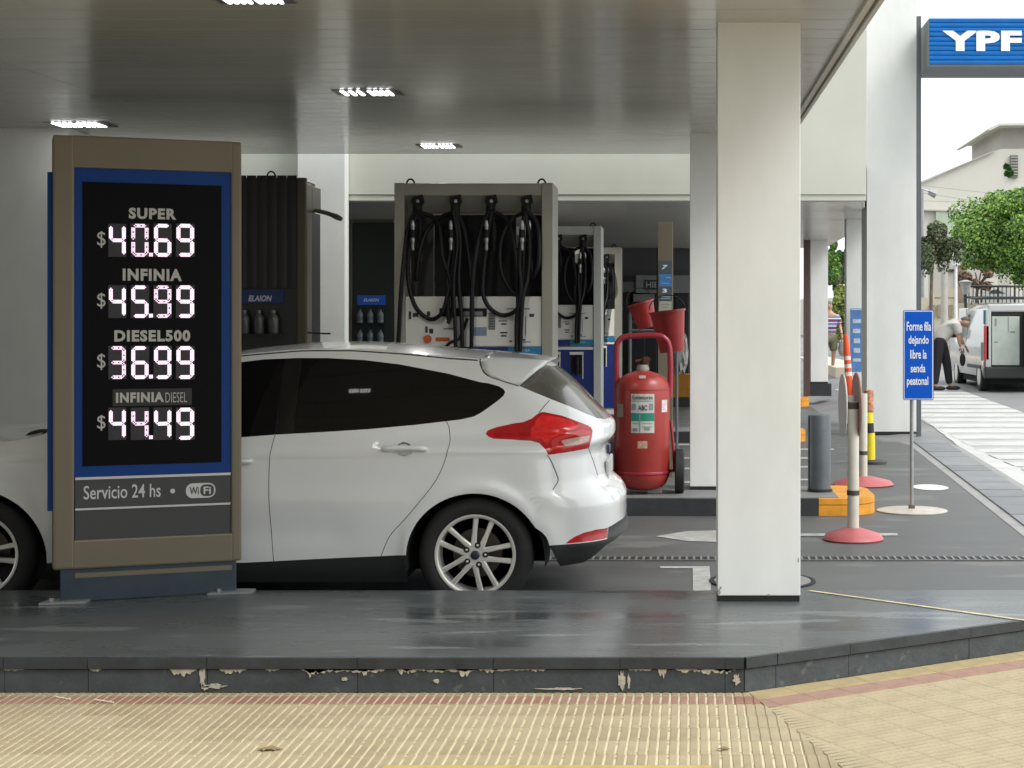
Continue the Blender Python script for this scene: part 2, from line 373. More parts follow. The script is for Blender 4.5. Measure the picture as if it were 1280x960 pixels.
for D_ in range(12, 34): struct(drape('faded_crossing_ground' , mat('crossing_grey', (.40, .40, .385), .7, var=.15, vscale=2), 3.6, 3.6, 5.5 if D_ >= 24 else 9.5, D_, D_ + 1.0, .004)) if D_ == 12 else drape('ground_strip', MATS['crossing_grey'], 3.6, 3.6, 5.5 if D_ >= 24 else 9.5, D_, D_ + 1.0, .004, bpy.data.objects['faded_crossing_ground'])
zroot2 = None
while D < 33.2:
    xr = 5.5 if D > 24 else 9.5
    st = drape('zebra_stripe', worn_white, 3.6 - .12 * max(0, (D - 27)) ** .8, 3.6 - .12 * max(0, (D + .55 - 27)) ** .8, xr, D, D + .58, .008)
    if zroot2 is None: zroot2 = st; struct(zroot2); st.name = 'zebra_crossing'
    else: st.parent = zroot2
    D += .95
# ------------------------------------------------------------------ forecourt islands
isl_dark = mat('island_paint', (.030, .033, .036), .5, var=.25, vscale=6, bump=.2, bscale=40)
isl_yel = mat('island_yellow', (.64, .27, .02), .5, var=.2, vscale=8, bump=.15, bscale=40)
isl_top = mat('island_top', (.17, .175, .17), .6, var=.2, vscale=4)
def island(label, D0, x_left, x_right, yl, hh=.14, dep=1.1):
    o = thing('pump_island', label, 'kerb island', ((x_left + x_right) / 2, D0 + dep / 2, 0), group='dark kerbed pump islands with yellow ends')
    MB().box((x_left, D0, .002), (x_right - yl, D0 + dep, hh)).build('kerb', isl_dark, o)
    n = 8; pts = [(x_right - yl + .002, D0)] + [(x_right - .3 + .3 * math.sin(t), D0 + .3 - .3 * math.cos(t)) for t in [k * math.pi / 2 / n for k in range(n + 1)]] + [(x_right - .3 + .3 * math.cos(t), D0 + dep - .3 + .3 * math.sin(t)) for t in [k * math.pi / 2 / n for k in range(n + 1)]] + [(x_right - yl + .002, D0 + dep)]
    MB().prism(pts, 2, .002, hh * .62).build('yellow_end', isl_yel, o); MB().prism(pts, 2, hh * .66, hh).build('yellow_end', isl_yel, o); MB().prism([(q[0] - .006 if q[0] > x_right - yl + .01 else q[0], min(max(q[1], D0 + .006), D0 + dep - .006)) for q in pts], 2, hh * .6, hh * .68).build('joint', isl_dark, o)
    MB().box((x_left + .06, D0 + .06, hh - .001), (x_right - .32, D0 + dep - .06, hh + .004)).build('top', isl_top, o)
    return o
DI = G(800, 645).y
island('nearest dark kerbed island with a yellow end behind the front white column', DI, -5.8, X(1093, DI + .3), X(1093, DI) - X(1018, DI))
island('middle dark kerbed island with a small yellow end, beyond the extinguisher', 21.2, -5.8, X(1009, 21.2), .45, .14, 1.0)
island('farthest dark kerbed island with a yellow end, carrying the far white column', 30.3, -5.8, X(1013, 30.3), 1.2, .17, 1.4)
# ------------------------------------------------------------------ canopies
def zc(D): return H + 1.52 + (D - 8.07) * .0204
ceil_m = mat('ceiling_metal', (.46, .452, .41), .17, var=.04, vscale=.6, rvar=.05, stretch=(.3, 1, 1), spec=.6)
ceil_gap = mat('ceiling_gap', (.10, .10, .09), .7)
can = thing('front_canopy', 'low flat canopy with a shiny grey plank ceiling over the white car', 'canopy', (-5, 11, 3))
D = 5.6; CX = .86
while D < 15.78:
    e = min(D + .298, 15.785); d1 = e - .007
    for (xa, xb) in ((-14.0, -4.05), (-4.045, CX)):
        b = MB(); b.add([(xa, D, zc(D)), (xb, D, zc(D)), (xb, d1, zc(d1)), (xa, d1, zc(d1)), (xa, D, zc(D) + .02), (xb, D, zc(D) + .02), (xb, d1, zc(d1) + .02), (xa, d1, zc(d1) + .02)],
                        [(0,3,2,1),(4,5,6,7),(0,1,5,4),(1,2,6,5),(2,3,7,6),(3,0,4,7)])
        b.build('ceiling_plank', ceil_m, can)
    D = e
b = MB(); b.add([(-14, 5.6, zc(5.6) + .0215), (CX, 5.6, zc(5.6) + .0215), (CX, 15.78, zc(15.78) + .0215), (-14, 15.78, zc(15.78) + .0215), (-14, 5.6, 3.75), (CX, 5.6, 3.75), (CX, 15.78, 3.75), (-14, 15.78, 3.75)],
      [(0,3,2,1),(4,5,6,7),(0,1,5,4),(1,2,6,5),(2,3,7,6),(3,0,4,7)]); b.build('roof_slab', ceil_gap, can)
# edge channel on the right rim: two stepped profiles
edge_m = mat('edge_metal', (.52, .49, .43), .4, var=.06)
edge_d = mat('edge_dark_metal', (.20, .18, .16), .5, var=.1)  # darker brown metal of the channel between the trims
def rimbox(name, m, xa, xb, za, zb):
    a, e = 5.6, 15.78
    b = MB(); b.add([(xa, a, zc(a)+za), (xb, a, zc(a)+za), (xb, e, zc(e)+za), (xa, e, zc(e)+za), (xa, a, zc(a)+zb), (xb, a, zc(a)+zb), (xb, e, zc(e)+zb), (xa, e, zc(e)+zb)],
      [(0,3,2,1),(4,5,6,7),(0,1,5,4),(1,2,6,5),(2,3,7,6),(3,0,4,7)]); return b.build(name, m, can)
rimbox('rim_trim', edge_m, CX - .035, CX - .004, -.022, -.001)
rimbox('rim_trim', edge_m, CX + .012, CX + .035, -.03, -.002)
rimbox('rim_channel', edge_d, CX - .004, CX + .012, -.012, .02)
rimbox('fascia_panel', edge_m, CX + .002, CX + .03, 0, .55)
# beam / fascia of the second canopy
DF = 16.7
fas = thing('back_canopy', 'second canopy behind the car with a tall cream fascia and grey plank ceiling', 'canopy', (-5, 24, 3))
MB().box((-14, DF, Z(243, DF)), (X(1083, DF), DF + .25, 7.5)).build('fascia', cream_paint, fas)
MB().box((-14, DF + .012, Z(250.5, DF)), (X(1083, DF), DF + .24, Z(243, DF) - .004)).build('fascia_trim', cream_paint, fas)
ceilB = mat('back_ceiling_metal', (.62, .61, .57), .25, var=.04, vscale=.6, spec=.6)
z2 = H + 1.62; D = DF + .26
while D < 33.8:
    for (xa, xb) in ((-14, -4), (-3.995, 1.2), (1.205, .1105 * D if D < 22.8 else 2.92)):
        MB().box((xa, D, z2), (xb, min(D + .395, 34.3), z2 + .03)).build('ceiling_plank', ceilB, fas)
    D += .4
MB().prism([(-14, DF + .26), (.1105 * 16.96, DF + .26), (.1105 * 22.9, 22.9), (2.92, 22.9), (2.92, 34.3), (-14, 34.3)], 2, z2 + .032, z2 + .6).build('roof_slab', ceil_gap, fas)
# columns
def column(label, xa, xb, D0, dep, z0, z1, base=.035, m=white_paint):
    o = thing('column', label, 'column', ((xa + xb) / 2, D0 + dep / 2, z0), group='square white canopy columns')
    MB().bbox((xa, D0, z0 + base), (xb, D0 + dep, z1), .004).build('shaft', m, o)
    if base: MB().box((xa + .004, D0 + .004, z0 + .001), (xb - .004, D0 + dep - .004, z0 + base + .002)).build('base_strip', black_trim, o)
    return o
D1 = G(950, 752, PZ).y
column('nearest white square column standing on the dark plinth right of the car', X(897, D1), X(1000.5, D1), D1, .42, PZ, zc(D1 + .2), .03)
D2 = G(880, 613, .14).y
o = column('white column just left of and behind the nearest one, on the pump island', X(862.5, D2), X(862.5, D2) + .42, D2, .42, .144, zc(D2 + .2), .03)
column('wide pale column at the left edge behind the price sign', X(-30, 13.3), X(85, 13.3), 13.3, .5, .0, zc(13.5), .03)
column('cream column between the two oil display cabinets', X(372, 16.5), X(431, 16.5), 16.5, .19, .0, 7.4, .03)
DB = G(1100, 545).y
column('tall bright white column beside the grey street sign pole', X(1083.5, DB), X(1146, DB), DB, .68, .0, 9, .06)
column('slim white column left of the tall bright one with a blue notice on it', X(1058, 24.7), X(1081, 24.7), 24.7, .3, .0, z2, .03)
DC = 31.0
c3 = column('far white column on a black block at the end of the last island', X(1013.5, DC), X(1035, DC), DC, .5, .42, z2, .03)
MB().box((X(1012.5, DC), DC - .05, .175), (X(1039, DC), DC + .55, .418)).build('black_block', isl_dark, c3)
dark_post = thing('downpipe', 'dark maroon painted post close beside the far white column', 'post', (X(1008, 30.8), 30.8, .17))
MB().box((X(1005, 30.8), 30.8, .18), (X(1012.5, 30.8), 30.95, z2)).build('shaft', mat('maroon_post', (.10, .06, .055), .5, var=.1), dark_post)
c1 = [o for o in bpy.data.objects if o.get('label', '').startswith('nearest white square column')][0]
for (x_, y_, w_, h_) in ((898.5, 741, 5, 10), (901, 735, 3, 5), (960, 744, 8, 2.5), (998, 700, 2.5, 8)):
    q = P(x_, y_, D1); pts = []
    for k in range(12): t = 2 * math.pi * k / 12; r = random.uniform(.5, 1.1); pts.append((max(X(897.3, D1), min(X(1000.2, D1), q.x + math.cos(t) * r * w_ / 2 / 248)), q.z + math.sin(t) * r * h_ / 2 / 248))
    MB().prism(pts, 1, D1 - .0015, D1 + .001).build('paint_chip', mat('chip_grey', (.30, .29, .26), .9, var=.3, vscale=40), c1)
# ceiling LED fixtures
led_white = mat('led_white', (1, 1, 1), .4, emit=9)
fix_m = mat('fixture_metal', (.16, .16, .15), .35, metal=.5)
def ceil_light(x, y, label, wd=.40, dp=.26, rows=(3, 3), canopy=0, watt=55):
    dd = 2000 * 1.5 / (PY - y)
    for _ in range(20):
        zz = (zc(dd) if not canopy else z2) - H; dd = F * zz / (PY - y)
    xx = X(x, dd); zz += H
    o = thing('ceiling_light', label, 'light', (xx, dd, zz), group='LED canopy lights')
    MB().bbox((xx - wd / 2, dd - dp / 2, zz - .007), (xx + wd / 2, dd + dp / 2, zz + .002), .002).build('housing', fix_m, o)
    if watt > 8: la = bpy.data.lights.new('lamp', 'AREA'); la.shape = 'RECTANGLE'; la.size = wd * .3; la.size_y = dp * .3; la.energy = watt; la.color = (1, .98, .93); la.spread = R(165)
    if watt > 8: lo_ = bpy.data.objects.new('lamp', la); C.objects.link(lo_); lo_.parent = o; lo_.location = (-wd * .05, 0, -.014)
    for g, n in enumerate(rows):
        for k in range(n):
            xo = xx - wd * .38 + g * wd * .40 + k * wd * .36 / n
            MB().box((xo, dd - dp * .42, zz - .011), (xo + wd * .045, dd + dp * .40, zz - .0075)).build('led_strip', led_white, o)
    return o
ceil_light(101, 155, 'bright LED ceiling light above the left edge of the price sign', .5, .30, (4, 4), 0, 2)
ceil_light(461, 115, 'LED ceiling light in the middle of the canopy above the car roof', .46, .24, (3, 4), 0, 17)
ceil_light(549, 182, 'small LED ceiling light close to the cream fascia above the pump', .40, .26, (4, 4), 0, 18)
ceil_light(316, -3, 'LED ceiling light cut by the top edge of the picture', .36, .22, (4, 4), 0, 4)
ceil_light(652, 267.5, 'tiny distant LED light seen through the pump hoses', .30, .3, (2, 2), 1, 75)
# small litter on the pavement
dryl = mat('dry_leaf', (.25, .17, .08), .8); straw = mat('pale_straw', (.75, .70, .58), .7)
for (x, y, l, lab, m_) in ((337, 938, .05, 'small dry brown leaf lying on the ribbed pavement below the totem', dryl), (905, 938, .03, 'tiny dry leaf on the ribbed pavement near the tile change', dryl)):
    q = G(x, y, SZ); b = MB(); b.add([(q.x - l, q.y, SZ + .004), (q.x - l * .2, q.y - l * .4, SZ + .010), (q.x + l, q.y + .005, SZ + .003), (q.x, q.y + l * .5, SZ + .012)], [(0, 1, 2, 3)]); tag(b.build('dry_leaf', m_), lab, 'leaf')
for (x0, y0, x1, y1, lab) in ((70, 871, 88, 874, 'pale plastic straw on the red tile row near the left picture edge'), (118, 874.5, 142, 878, 'longer pale straw right beside the other one on the red tile row')):
    a, c = G(x0, y0, SZ + .004), G(x1, y1, SZ + .004); tag(MB().tube([a, c], .003, 6).build('straw', straw), lab, 'straw')
# ------------------------------------------------------------------ white hatchback
YC = 9.57; NX = 2.5
def table(xs, ys, lo, hi, sig=.018, n=900):
    g = np.linspace(lo, hi, n); v = np.interp(g, xs, ys); dx = g[1] - g[0]; k = int(3 * sig / dx) + 1
    kk = np.exp(-.5 * (np.arange(-k, k + 1) * dx / sig) ** 2); kk /= kk.sum()
    vp = np.concatenate([2 * v[0] - v[1:k + 1][::-1], v, 2 * v[-1] - v[-k - 1:-1][::-1]]); v2 = np.convolve(vp, kk, 'valid')
    return lambda q: np.interp(q, g, v2)
def zz(y): return H - (y - PY) / 207.0
def xx(px): return (px - PX) / F * 9.72
W_t = table([.15,.22,.35,.5,.62,.74,.84,.91,.955,1.06,1.2,1.35,1.45], [.84,.872,.888,.903,.912,.909,.903,.894,.881,.836,.768,.683,.618], .05, 1.55, .016)
Xr_t = table([.10,zz(690),zz(672),zz(656),zz(645),zz(612),zz(601),zz(594),zz(585),zz(556),zz(548),zz(541),zz(525),zz(519),zz(500),zz(476),zz(455),1.45],
             [xx(735),xx(757),xx(780),xx(787),xx(784),xx(784),xx(778),xx(768),xx(763),xx(760),xx(763),xx(770),xx(770),xx(763),xx(745),xx(722),xx(697),xx(655)], .05, 1.6, .010)
Xf_t = table([.1,.3,.5,.65,.8,.9,1.5], [-4.62,-4.70,-4.71,-4.66,-4.50,-4.2,-3.9], .05, 1.6, .03)
AR, AF = .46, .75
def ztop_raw():
    xs = [-4.75,-4.6,-4.4,-4.1,-3.8,-3.6,-3.5,-3.42,-3.1,-2.8,-2.65,-2.5,-2.15,-1.87,-1.6,-1.345,-1.175,-1.05,-.93,-.85,-.3]
    zs = [.66,.74,.80,.865,.905,.925,.945,.985,1.16,1.325,1.375,1.402,1.431,1.431,1.413,1.388,1.366,1.350,1.334,1.325,1.30]
    return xs, zs
zt = table(*ztop_raw(), -4.8, -.2, .03)
WC = [(X(594, 8.70), Z(694, 8.70)), (X(-28, 8.70), Z(694, 8.70))]     # wheel centres (x, z)
def sstep(t): t = np.clip(t, 0, 1); return t * t * (3 - 2 * t)
def Fs(s, z):
    s = np.asarray(s, float); z = np.asarray(z, float)
    W = W_t(z)
    W = W * (1 - .13 * sstep((s + 2.0) / 1.2) * sstep((z - .88) / .09))
    W = W * (1 - .05 * sstep((z - .9) / .1) * sstep((-s - 2.9) / 1.0))
    W = W - .012 * ((s + 2.4) / 1.6) ** 2 * (z < 2)
    # shoulder crease and a soft hollow under it
    W = W + .010 * np.exp(-((z - (.865 + .012 * (s + 2.5))) / .025) ** 2) * sstep((-s - .7) / .3) - .010 * np.exp(-((z - .45) / .10) ** 2) * sstep((-s - 1.75) / .2) * sstep((s + 3.4) / .2)
    for cx, cz in WC:
        r = np.sqrt((s - cx) ** 2 + (z - cz) ** 2); W = W + .018 * np.exp(-((r - .37) / .045) ** 2) * (z < .85)
    xr = Xr_t(z); xc = xr - AR; xf = Xf_t(z); xcf = xf + AF
    th = np.clip((s - xc) / AR, 0, 1) * np.pi / 2; tf = np.clip((xcf - s) / AF, 0, 1) * np.pi / 2
    x = np.where(s > xc, xc + AR * np.sin(th) ** (2 / NX), np.where(s < xcf, xcf - AF * np.sin(tf) ** (2 / NX), s))
    y = W * np.maximum(np.cos(th), 0) ** (2 / NX) * np.maximum(np.cos(tf), 0) ** (2 / NX)
    return x, y, z
def to3(s, z): x, y, z = Fs(s, z); return x, YC - y, z
def topx(s, z):
    x, y, z = to3(s, z); return PX + x / y * F, PY - (z - H) / y * F
gs, gzv = np.meshgrid(np.linspace(-4.7, -.30, 900), np.linspace(.12, 1.44, 360))
gpx, gpy = topx(gs, gzv); gok = (gs < Xr_t(gzv) - .01) & (gs > Xf_t(gzv) + .01)
gpx = np.where(gok, gpx, 1e6)
def inv(px, py):
    k = np.argmin((gpx - px) ** 2 + (gpy - py) ** 2); s, z = gs.flat[k], gzv.flat[k]
    for _ in range(6):
        a, b = topx(s, z); e = 1e-4; a1, b1 = topx(s + e, z); a2, b2 = topx(s, z + e)
        J = np.array([[(a1 - a) / e, (a2 - a) / e], [(b1 - b) / e, (b2 - b) / e]])
        try: d = np.linalg.solve(J, [px - a, py - b])
        except Exception: break
        d = np.clip(d, -.03, .03); s2 = s + d[0]; z2_ = z + d[1]
        if s2 > Xr_t(z2_) - .004: break
        s, z = s2, z2_
    return float(s), float(z)
def dens(pts, step=.02, closed=False):
    out = []; n = len(pts)
    for i in range(n if closed else n - 1):
        a, b = pts[i], pts[(i + 1) % n]; L = math.hypot(b[0] - a[0], b[1] - a[1]); k = max(1, int(L / step))
        out += [(a[0] + (b[0] - a[0]) * j / k, a[1] + (b[1] - a[1]) * j / k) for j in range(k)]
    if not closed: out.append(pts[-1])
    return out
def cr(pts, n=4):
    return [(p.x, p.y) for p in smooth_curve([(a, b, 0) for a, b in pts], n)]
def ipoly(px, sm=False): 
    q = [inv(*p) for p in px]; return cr(q + [q[0]], 3)[:-1] if sm else q
def strip(px, w_=.0045, raw=False, sm=3):
    q = cr(px if raw else [inv(*p) for p in px], sm) ; q = dens(q, .03); L, Rr = [], []
    for i, p in enumerate(q):
        a, b = q[max(i - 1, 0)], q[min(i + 1, len(q) - 1)]; dx, dz = b[0] - a[0], b[1] - a[1]; l = math.hypot(dx, dz) or 1
        L.append((p[0] - dz / l * w_ / 2, p[1] + dx / l * w_ / 2)); Rr.append((p[0] + dz / l * w_ / 2, p[1] - dx / l * w_ / 2))
    return L + Rr[::-1]
def inside(px, py, poly):
    r = np.zeros(len(px), bool); n = len(poly); x = np.array([p[0] for p in poly]); y = np.array([p[1] for p in poly])
    for i in range(n):
        j = i - 1; c = ((y[i] > py) != (y[j] > py)); 
        with np.errstate(divide='ignore', invalid='ignore'): r ^= c & (px < (x[j] - x[i]) * (py - y[i]) / (y[j] - y[i]) + x[i])
    return r
ZB = .165
# outer boundary of the near half in (s, z)
rb = [(float(Xr_t(z)) - .0005, z) for z in np.linspace(ZB, 1.32, 110)]
rb = [p for p in rb if p[1] < float(zt(p[0]))]
se = rb[-1][0]
tb = [(s, float(zt(s))) for s in np.linspace(se - .01, -4.45, 150)]
fb = [(float(Xf_t(z)) + .0005, z) for z in np.linspace(.78, ZB, 40)]
outer = rb + tb + fb + dens([(fb[-1][0] + .05, ZB), (rb[0][0] - .05, ZB)], .04)
reg = []   # (name, polygon) in priority order
def arch(c, rx, rz, dz):
    pts = [(c[0] + rx * math.cos(t), c[1] + dz + rz * math.sin(t)) for t in np.linspace(-.15, math.pi + .15, 44)]
    return [(pts[0][0], .05)] + pts + [(pts[-1][0], .05)]
reg.append(('void', arch(WC[0], .372, .352, -.012)))
reg.append(('void', arch(WC[1], .385, .37, -.01)))
low = [inv(*p) for p in ((680,709),(701,707.6),(729.5,703),(746,692),(758,681),(776,668),(783,661))]
reg.append(('void', low + [(-.2, low[-1][1] + .02), (-.2, 0), (low[0][0], 0)]))
tail_px = [(607,541.9),(610,537.8),(621,533.8),(653.7,527.7),(664,523.5),(671,518),(675,515.5),(680,515),(702.5,519.5),(716.7,524.6),(735,531.7),(739,534.5),(740.7,538.5),(740,546),(736.5,559),(735,560.5),(712.7,564.6),(685,568.7),(682,562),(674,554),(664,551),(641.6,549.6),(617,548.4),(610,545.5)]
reg.append(('lamp_lens', ipoly([(701.5,552),(703.5,550),(722.8,546.5),(737,544.5),(735.5,551.5),(722.8,555.7),(706.6,557.3)])))
reg.append(('lamp_bar', ipoly([(689,552),(694,547),(712,541),(728,536.5),(738,538.5),(738.3,541.5),(720,544),(702,548.5),(697.5,553),(699,560),(690,561.5)])))
reg.append(('lamp_glow', ipoly([(677,518),(702,522),(716,527),(724,533),(706,541),(692,546.5),(688,550),(684,556),(678,549),(664,546),(668,531),(672,522)])))
reg.append(('tail_lamp', ipoly(tail_px)))
reg.append(('reflector', ipoly([(707,679.5),(712,675),(718,671),(729.5,666),(745,662),(760,659.8),(759.3,672.5),(734,677)])))
gl = [inv(*p) for p in ((649,482.5),(668,490.5),(690,499.5),(712,508),(730,516),(745,522.3),(755,524))]
zl = gl[-1][1] - .004
reg.append(('rear_window', gl + [(float(Xr_t(zl)) + .02, zl), (-.70, 1.30), (-.70, 1.42), (gl[0][0] - .005, 1.42)]))
win = [inv(*p) for p in ((60,560),(150,500),(240,462),(303,452.5),(330,449.2),(373,447.5),(410,447.6),(455,450),(500,455.5),(560,467),(610,479),(624,483),(629.5,486.5),(631.5,490),(629.5,494.5),(624,499.5),(616,505.5),(602,515.5),(592,520.8),(575,524.5),(520,531),(460,536.5),(400,540.3),(345,543.3),(303,546.5),(200,552),(100,558))]
win = [(-3.36, .93)] + [(-3.30, 1.035), (-3.0, 1.185), (-2.80, 1.285)] + win[3:26] + [(-2.9, .93)]
reg.append(('seam', strip([(374.5,449),(376,456),(373,475),(369,515),(366,541)], .006)))
reg.append(('seam', strip([(347,500),(347,518),(343.7,544)], .004)))
pil = ipoly([(375.5,448.8),(376,456),(373,475),(369,515),(366,541.2),(344,542.4),(347,518),(352,480),(356,449.2)])
wi = ('side_window', win)
reg.append(('pillar', pil)); reg.append(wi)
seams = [[(344,544),(341,553),(337,575),(336,600),(337,640),(342,702)],
         [(557,526),(561,533),(562.5,545),(561.5,556),(556,576),(544.5,601),(523,629),(505,650),(492,664),(484,676),(476,696)],
         [(684,569),(691,581),(696.5,595),(697.5,601),(693,609),(691,612)],
         [(735.5,560),(743,580.5),(747,594)],
         [(674,515.5),(680,508),(687,500)],
         [(602,444),(600,451),(602,459),(609,469),(630,477),(649,482.5)]]
for q in seams: reg.append(('seam', strip(q, .0038)))
rail = [(s, float(zt(s)) - .010) for s in np.linspace(-2.9, inv(598, 450)[0], 30)]
reg.append(('seam', strip(rail, .007, raw=True)))
reg.append(('seam', strip([(-3.36,.945),(-3.42,.86),(-3.44,.6),(-3.40,.3)], .0045, raw=True)))
clad_u = [inv(*p) for p in ((679,683),(690,681.5),(707,680.5),(734,678),(759,673.5),(760.5,659))]
zq = inv(784, 643)[1]
reg.append(('rear_skirt', clad_u + [inv(772,652), (float(Xr_t(zq)) + .02, zq), (-.1, 0), (clad_u[0][0], 0)]))
sl_ = [inv(*p) for p in ((303,703.5),(342,701.5),(410,698),(480,695),(530,692))]
reg.append(('sill', [(-3.6, sl_[0][1] + .0), (-3.0, sl_[0][1])] + sl_ + [(sl_[-1][0], 0), (-3.6, 0)]))
hp = ipoly([(495,560),(498,555),(505,552.5),(512,555),(516,560),(514,567),(506,570),(498,568)])
reg.append(('handle_recess', hp))
rd = ipoly([(344,544)] + [(341,553),(337,575),(336,600),(337,640),(342,703)] + [(475,697)] + [(484,676),(492,664),(505,650),(523,629),(544.5,601),(556,576),(561.5,556),(562.5,545),(561,533),(557,526)])
reg.append(('rear_door', rd + [inv(552, 505), inv(350, 505)]))
fd = ipoly([(344,544),(341,553),(337,575),(336,600),(337,640),(342,703)])
reg.append(('front_door', [(-3.36,.945),(-3.42,.86),(-3.44,.6),(-3.40,.2)] + [(fd[-1][0], .2)] + fd[::-1] + [(-2.4, 1.1), (-3.3, 1.1)]))
tg = [inv(*p) for p in ((674,515.5),(680,508),(687,500))]
tgp = [inv(*p) for p in ((735.5,560),(743,580.5),(747,594))]
zb_ = tgp[-1][1]
reg.append(('tailgate', [tg[0], tg[2], gl[0], (-.7, 1.42), (-.2, 1.2), (-.2, zb_)] + tgp[::-1] + [inv(700, 540)]))
# constrained triangulation
verts, edges = [], []
def addpoly(p, step=.022):
    p = dens([tuple(map(float, q)) for q in p], step, True); o = len(verts); verts.extend(p); n = len(p)
    edges.extend([(o + i, o + (i + 1) % n) for i in range(n)])
addpoly(outer, .03)
for nm, p in reg:
    addpoly(p, .02)
gx = np.concatenate([np.arange(-4.7, -1.4, .045), np.arange(-1.4, -.3, .018)])
for z in np.arange(ZB + .02, 1.43, .022):
    for x in gx:
        if x < Xr_t(z) - .006 and x > Xf_t(z) + .01 and z < zt(x) - .006: verts.append((float(x) + random.uniform(-.002, .002), float(z)))
cv, ce, cf, _, _, _ = geometry.delaunay_2d_cdt([Vector(v) for v in verts], edges, [], 0, 1e-5)
cv = np.array([(v.x, v.y) for v in cv]); cf = np.array([f[:3] for f in cf])
cen = cv[cf].mean(1); lab = np.full(len(cf), 'body', dtype=object); ok = inside(cen[:, 0], cen[:, 1], outer); done = ~ok
for nm, p in reg:
    m_ = inside(cen[:, 0], cen[:, 1], p) & ~done; lab[m_] = nm; done |= m_
lab[~ok] = 'void'
e = 1e-3
def nrm3(s, z):
    smax = Xr_t(z) - .012; smin = Xf_t(z) + .012; s = np.clip(s, smin, smax)
    a = np.array(Fs(s + e, z)); b = np.array(Fs(s - e, z)); c = np.array(Fs(s, z + e)); d = np.array(Fs(s, z - e))
    t1 = (a - b).T; t2 = (c - d).T; n = np.cross(t2, t1); n /= np.linalg.norm(n, axis=1, keepdims=True) + 1e-12
    n[n[:, 1] < -.2] *= -1
    return n    # in (x, yhalf, z)
p3 = np.array(Fs(cv[:, 0], cv[:, 1])).T; n3 = nrm3(cv[:, 0], cv[:, 1])
carY = YC
car = thing('parked_car', 'white five door hatchback with dark windows stopped at the pump, seen from its side', 'car', (-2.5, YC, 0))
CO = Vector((-2.5, YC, 0))
def shell(name, sel, m, parent, side=1, push=0.0, nm2=None):
    idx = np.unique(cf[sel]); mp = {int(k): i for i, k in enumerate(idx)}
    if len(idx) == 0: return None
    pp = p3[idx] - n3[idx] * push; nn = n3[idx]
    vs = [(x + 2.5, -side * y, z) for x, y, z in pp]; fs = []
    for f in cf[sel]:
        a, b, c = (mp[int(k)] for k in f)
        v0, v1, v2 = (Vector(vs[q]) for q in (a, b, c)); g = (v1 - v0).cross(v2 - v0); n0 = Vector((nn[a][0], -side * nn[a][1], nn[a][2]))
        if g.length < 1e-12: continue
        fs.append((a, b, c) if g.dot(n0) > 0 else (a, c, b))
    me = bpy.data.meshes.new(name); me.from_pydata(vs, [], fs); me.update(); me.shade_smooth()
    me.normals_split_custom_set_from_vertices([(float(x), float(-side * y), float(z)) for x, y, z in nn])
    return link(name, me, m, parent)
car_white = mat('car_white', (.80, .82, .82), .30, coat=1.0, var=.02, vscale=2)
glass = mat('dark_glass', (.004, .004, .005), .05, spec=.35)
rglass = mat('reflecting_rear_glass', (.085, .08, .065), .16, spec=.8, var=.35, vscale=5, stretch=(1, 1, .5), coat=.5)  # beige reflection of the surroundings painted into the rear glass colour
seam_m = mat('panel_gap', (.01, .01, .01), .8)
plast = mat('black_plastic', (.018, .019, .02), .5, bump=.05, bscale=300)
gplast = mat('gloss_black', (.008, .008, .008), .12)
red_l = mat('red_lens', (.47, .006, .010), .14, coat=.35, spec=.4, emit=0, var=.30, vscale=9)
red_b = mat('red_lens_bar', (.60, .045, .04), .15, coat=.3)
clear_l = mat('clear_lens', (.50, .36, .31), .15, coat=.3, var=.2, vscale=50)
PM = {'body': ('body_side', car_white), 'lamp_lens': ('clear_lens', clear_l), 'lamp_bar': ('lamp_bar', red_b), 'lamp_glow': ('lamp_reflector', mat('red_lens_bright', (.78, .02, .02), .18, coat=.3, var=.25, vscale=30)), 'tail_lamp': ('tail_lamp', red_l), 'reflector': ('bumper_reflector', red_l),
      'rear_window': ('rear_window', rglass), 'side_window': ('side_window', glass), 'pillar': ('pillar_trim', gplast), 'seam': ('panel_gap', seam_m), 'rear_skirt': ('rear_skirt', plast),
      'sill': ('sill', plast), 'handle_recess': ('handle_recess', car_white), 'rear_door': ('rear_door', car_white), 'front_door': ('front_door', car_white), 'tailgate': ('tailgate', car_white)}
built = {}
for side in (1, -1):
    for nm in ('body','rear_door','front_door','tailgate','tail_lamp','lamp_lens','lamp_bar','lamp_glow','reflector','rear_window','side_window','pillar','seam','rear_skirt','sill','handle_recess'):
        par = car
        if nm in ('lamp_lens', 'lamp_bar', 'lamp_glow'): par = built[('tail_lamp', side)]
        if nm == 'handle_recess': par = built[('rear_door', side)]
        if nm == 'rear_window': par = built[('tailgate', side)]
        o = shell(PM[nm][0], lab == nm, PM[nm][1], par, side, push=.010 if nm == 'handle_recess' else (.002 if nm in ('seam',) else 0))
        built[(nm, side)] = o
# door handles
def handle(x0, x1, y0, y1, par, side):
    b = MB(); pts = []
    for t, px_ in enumerate(np.linspace(x0, x1, 7)):
        s, z = inv(px_, (y0 + y1) / 2 + .2); n = nrm3(np.array([s]), np.array([z]))[0]; q = np.array(Fs(s, z)) + n * (.010 if t in (0, 6) else .024); pts.append((q[0] + 2.5, -side * q[1], q[2]))
    b.tube(smooth_curve(pts, 3), [.010] + [.0155] * 17 + [.011], 10); return b.build('door_handle', car_white, par, local=True, smooth=True)
for side in (1, -1):
    handle(478, 534, 559, 566, built[('rear_door', side)], side)
    handle(262, 316, 572, 579, built[('front_door', side)], side)
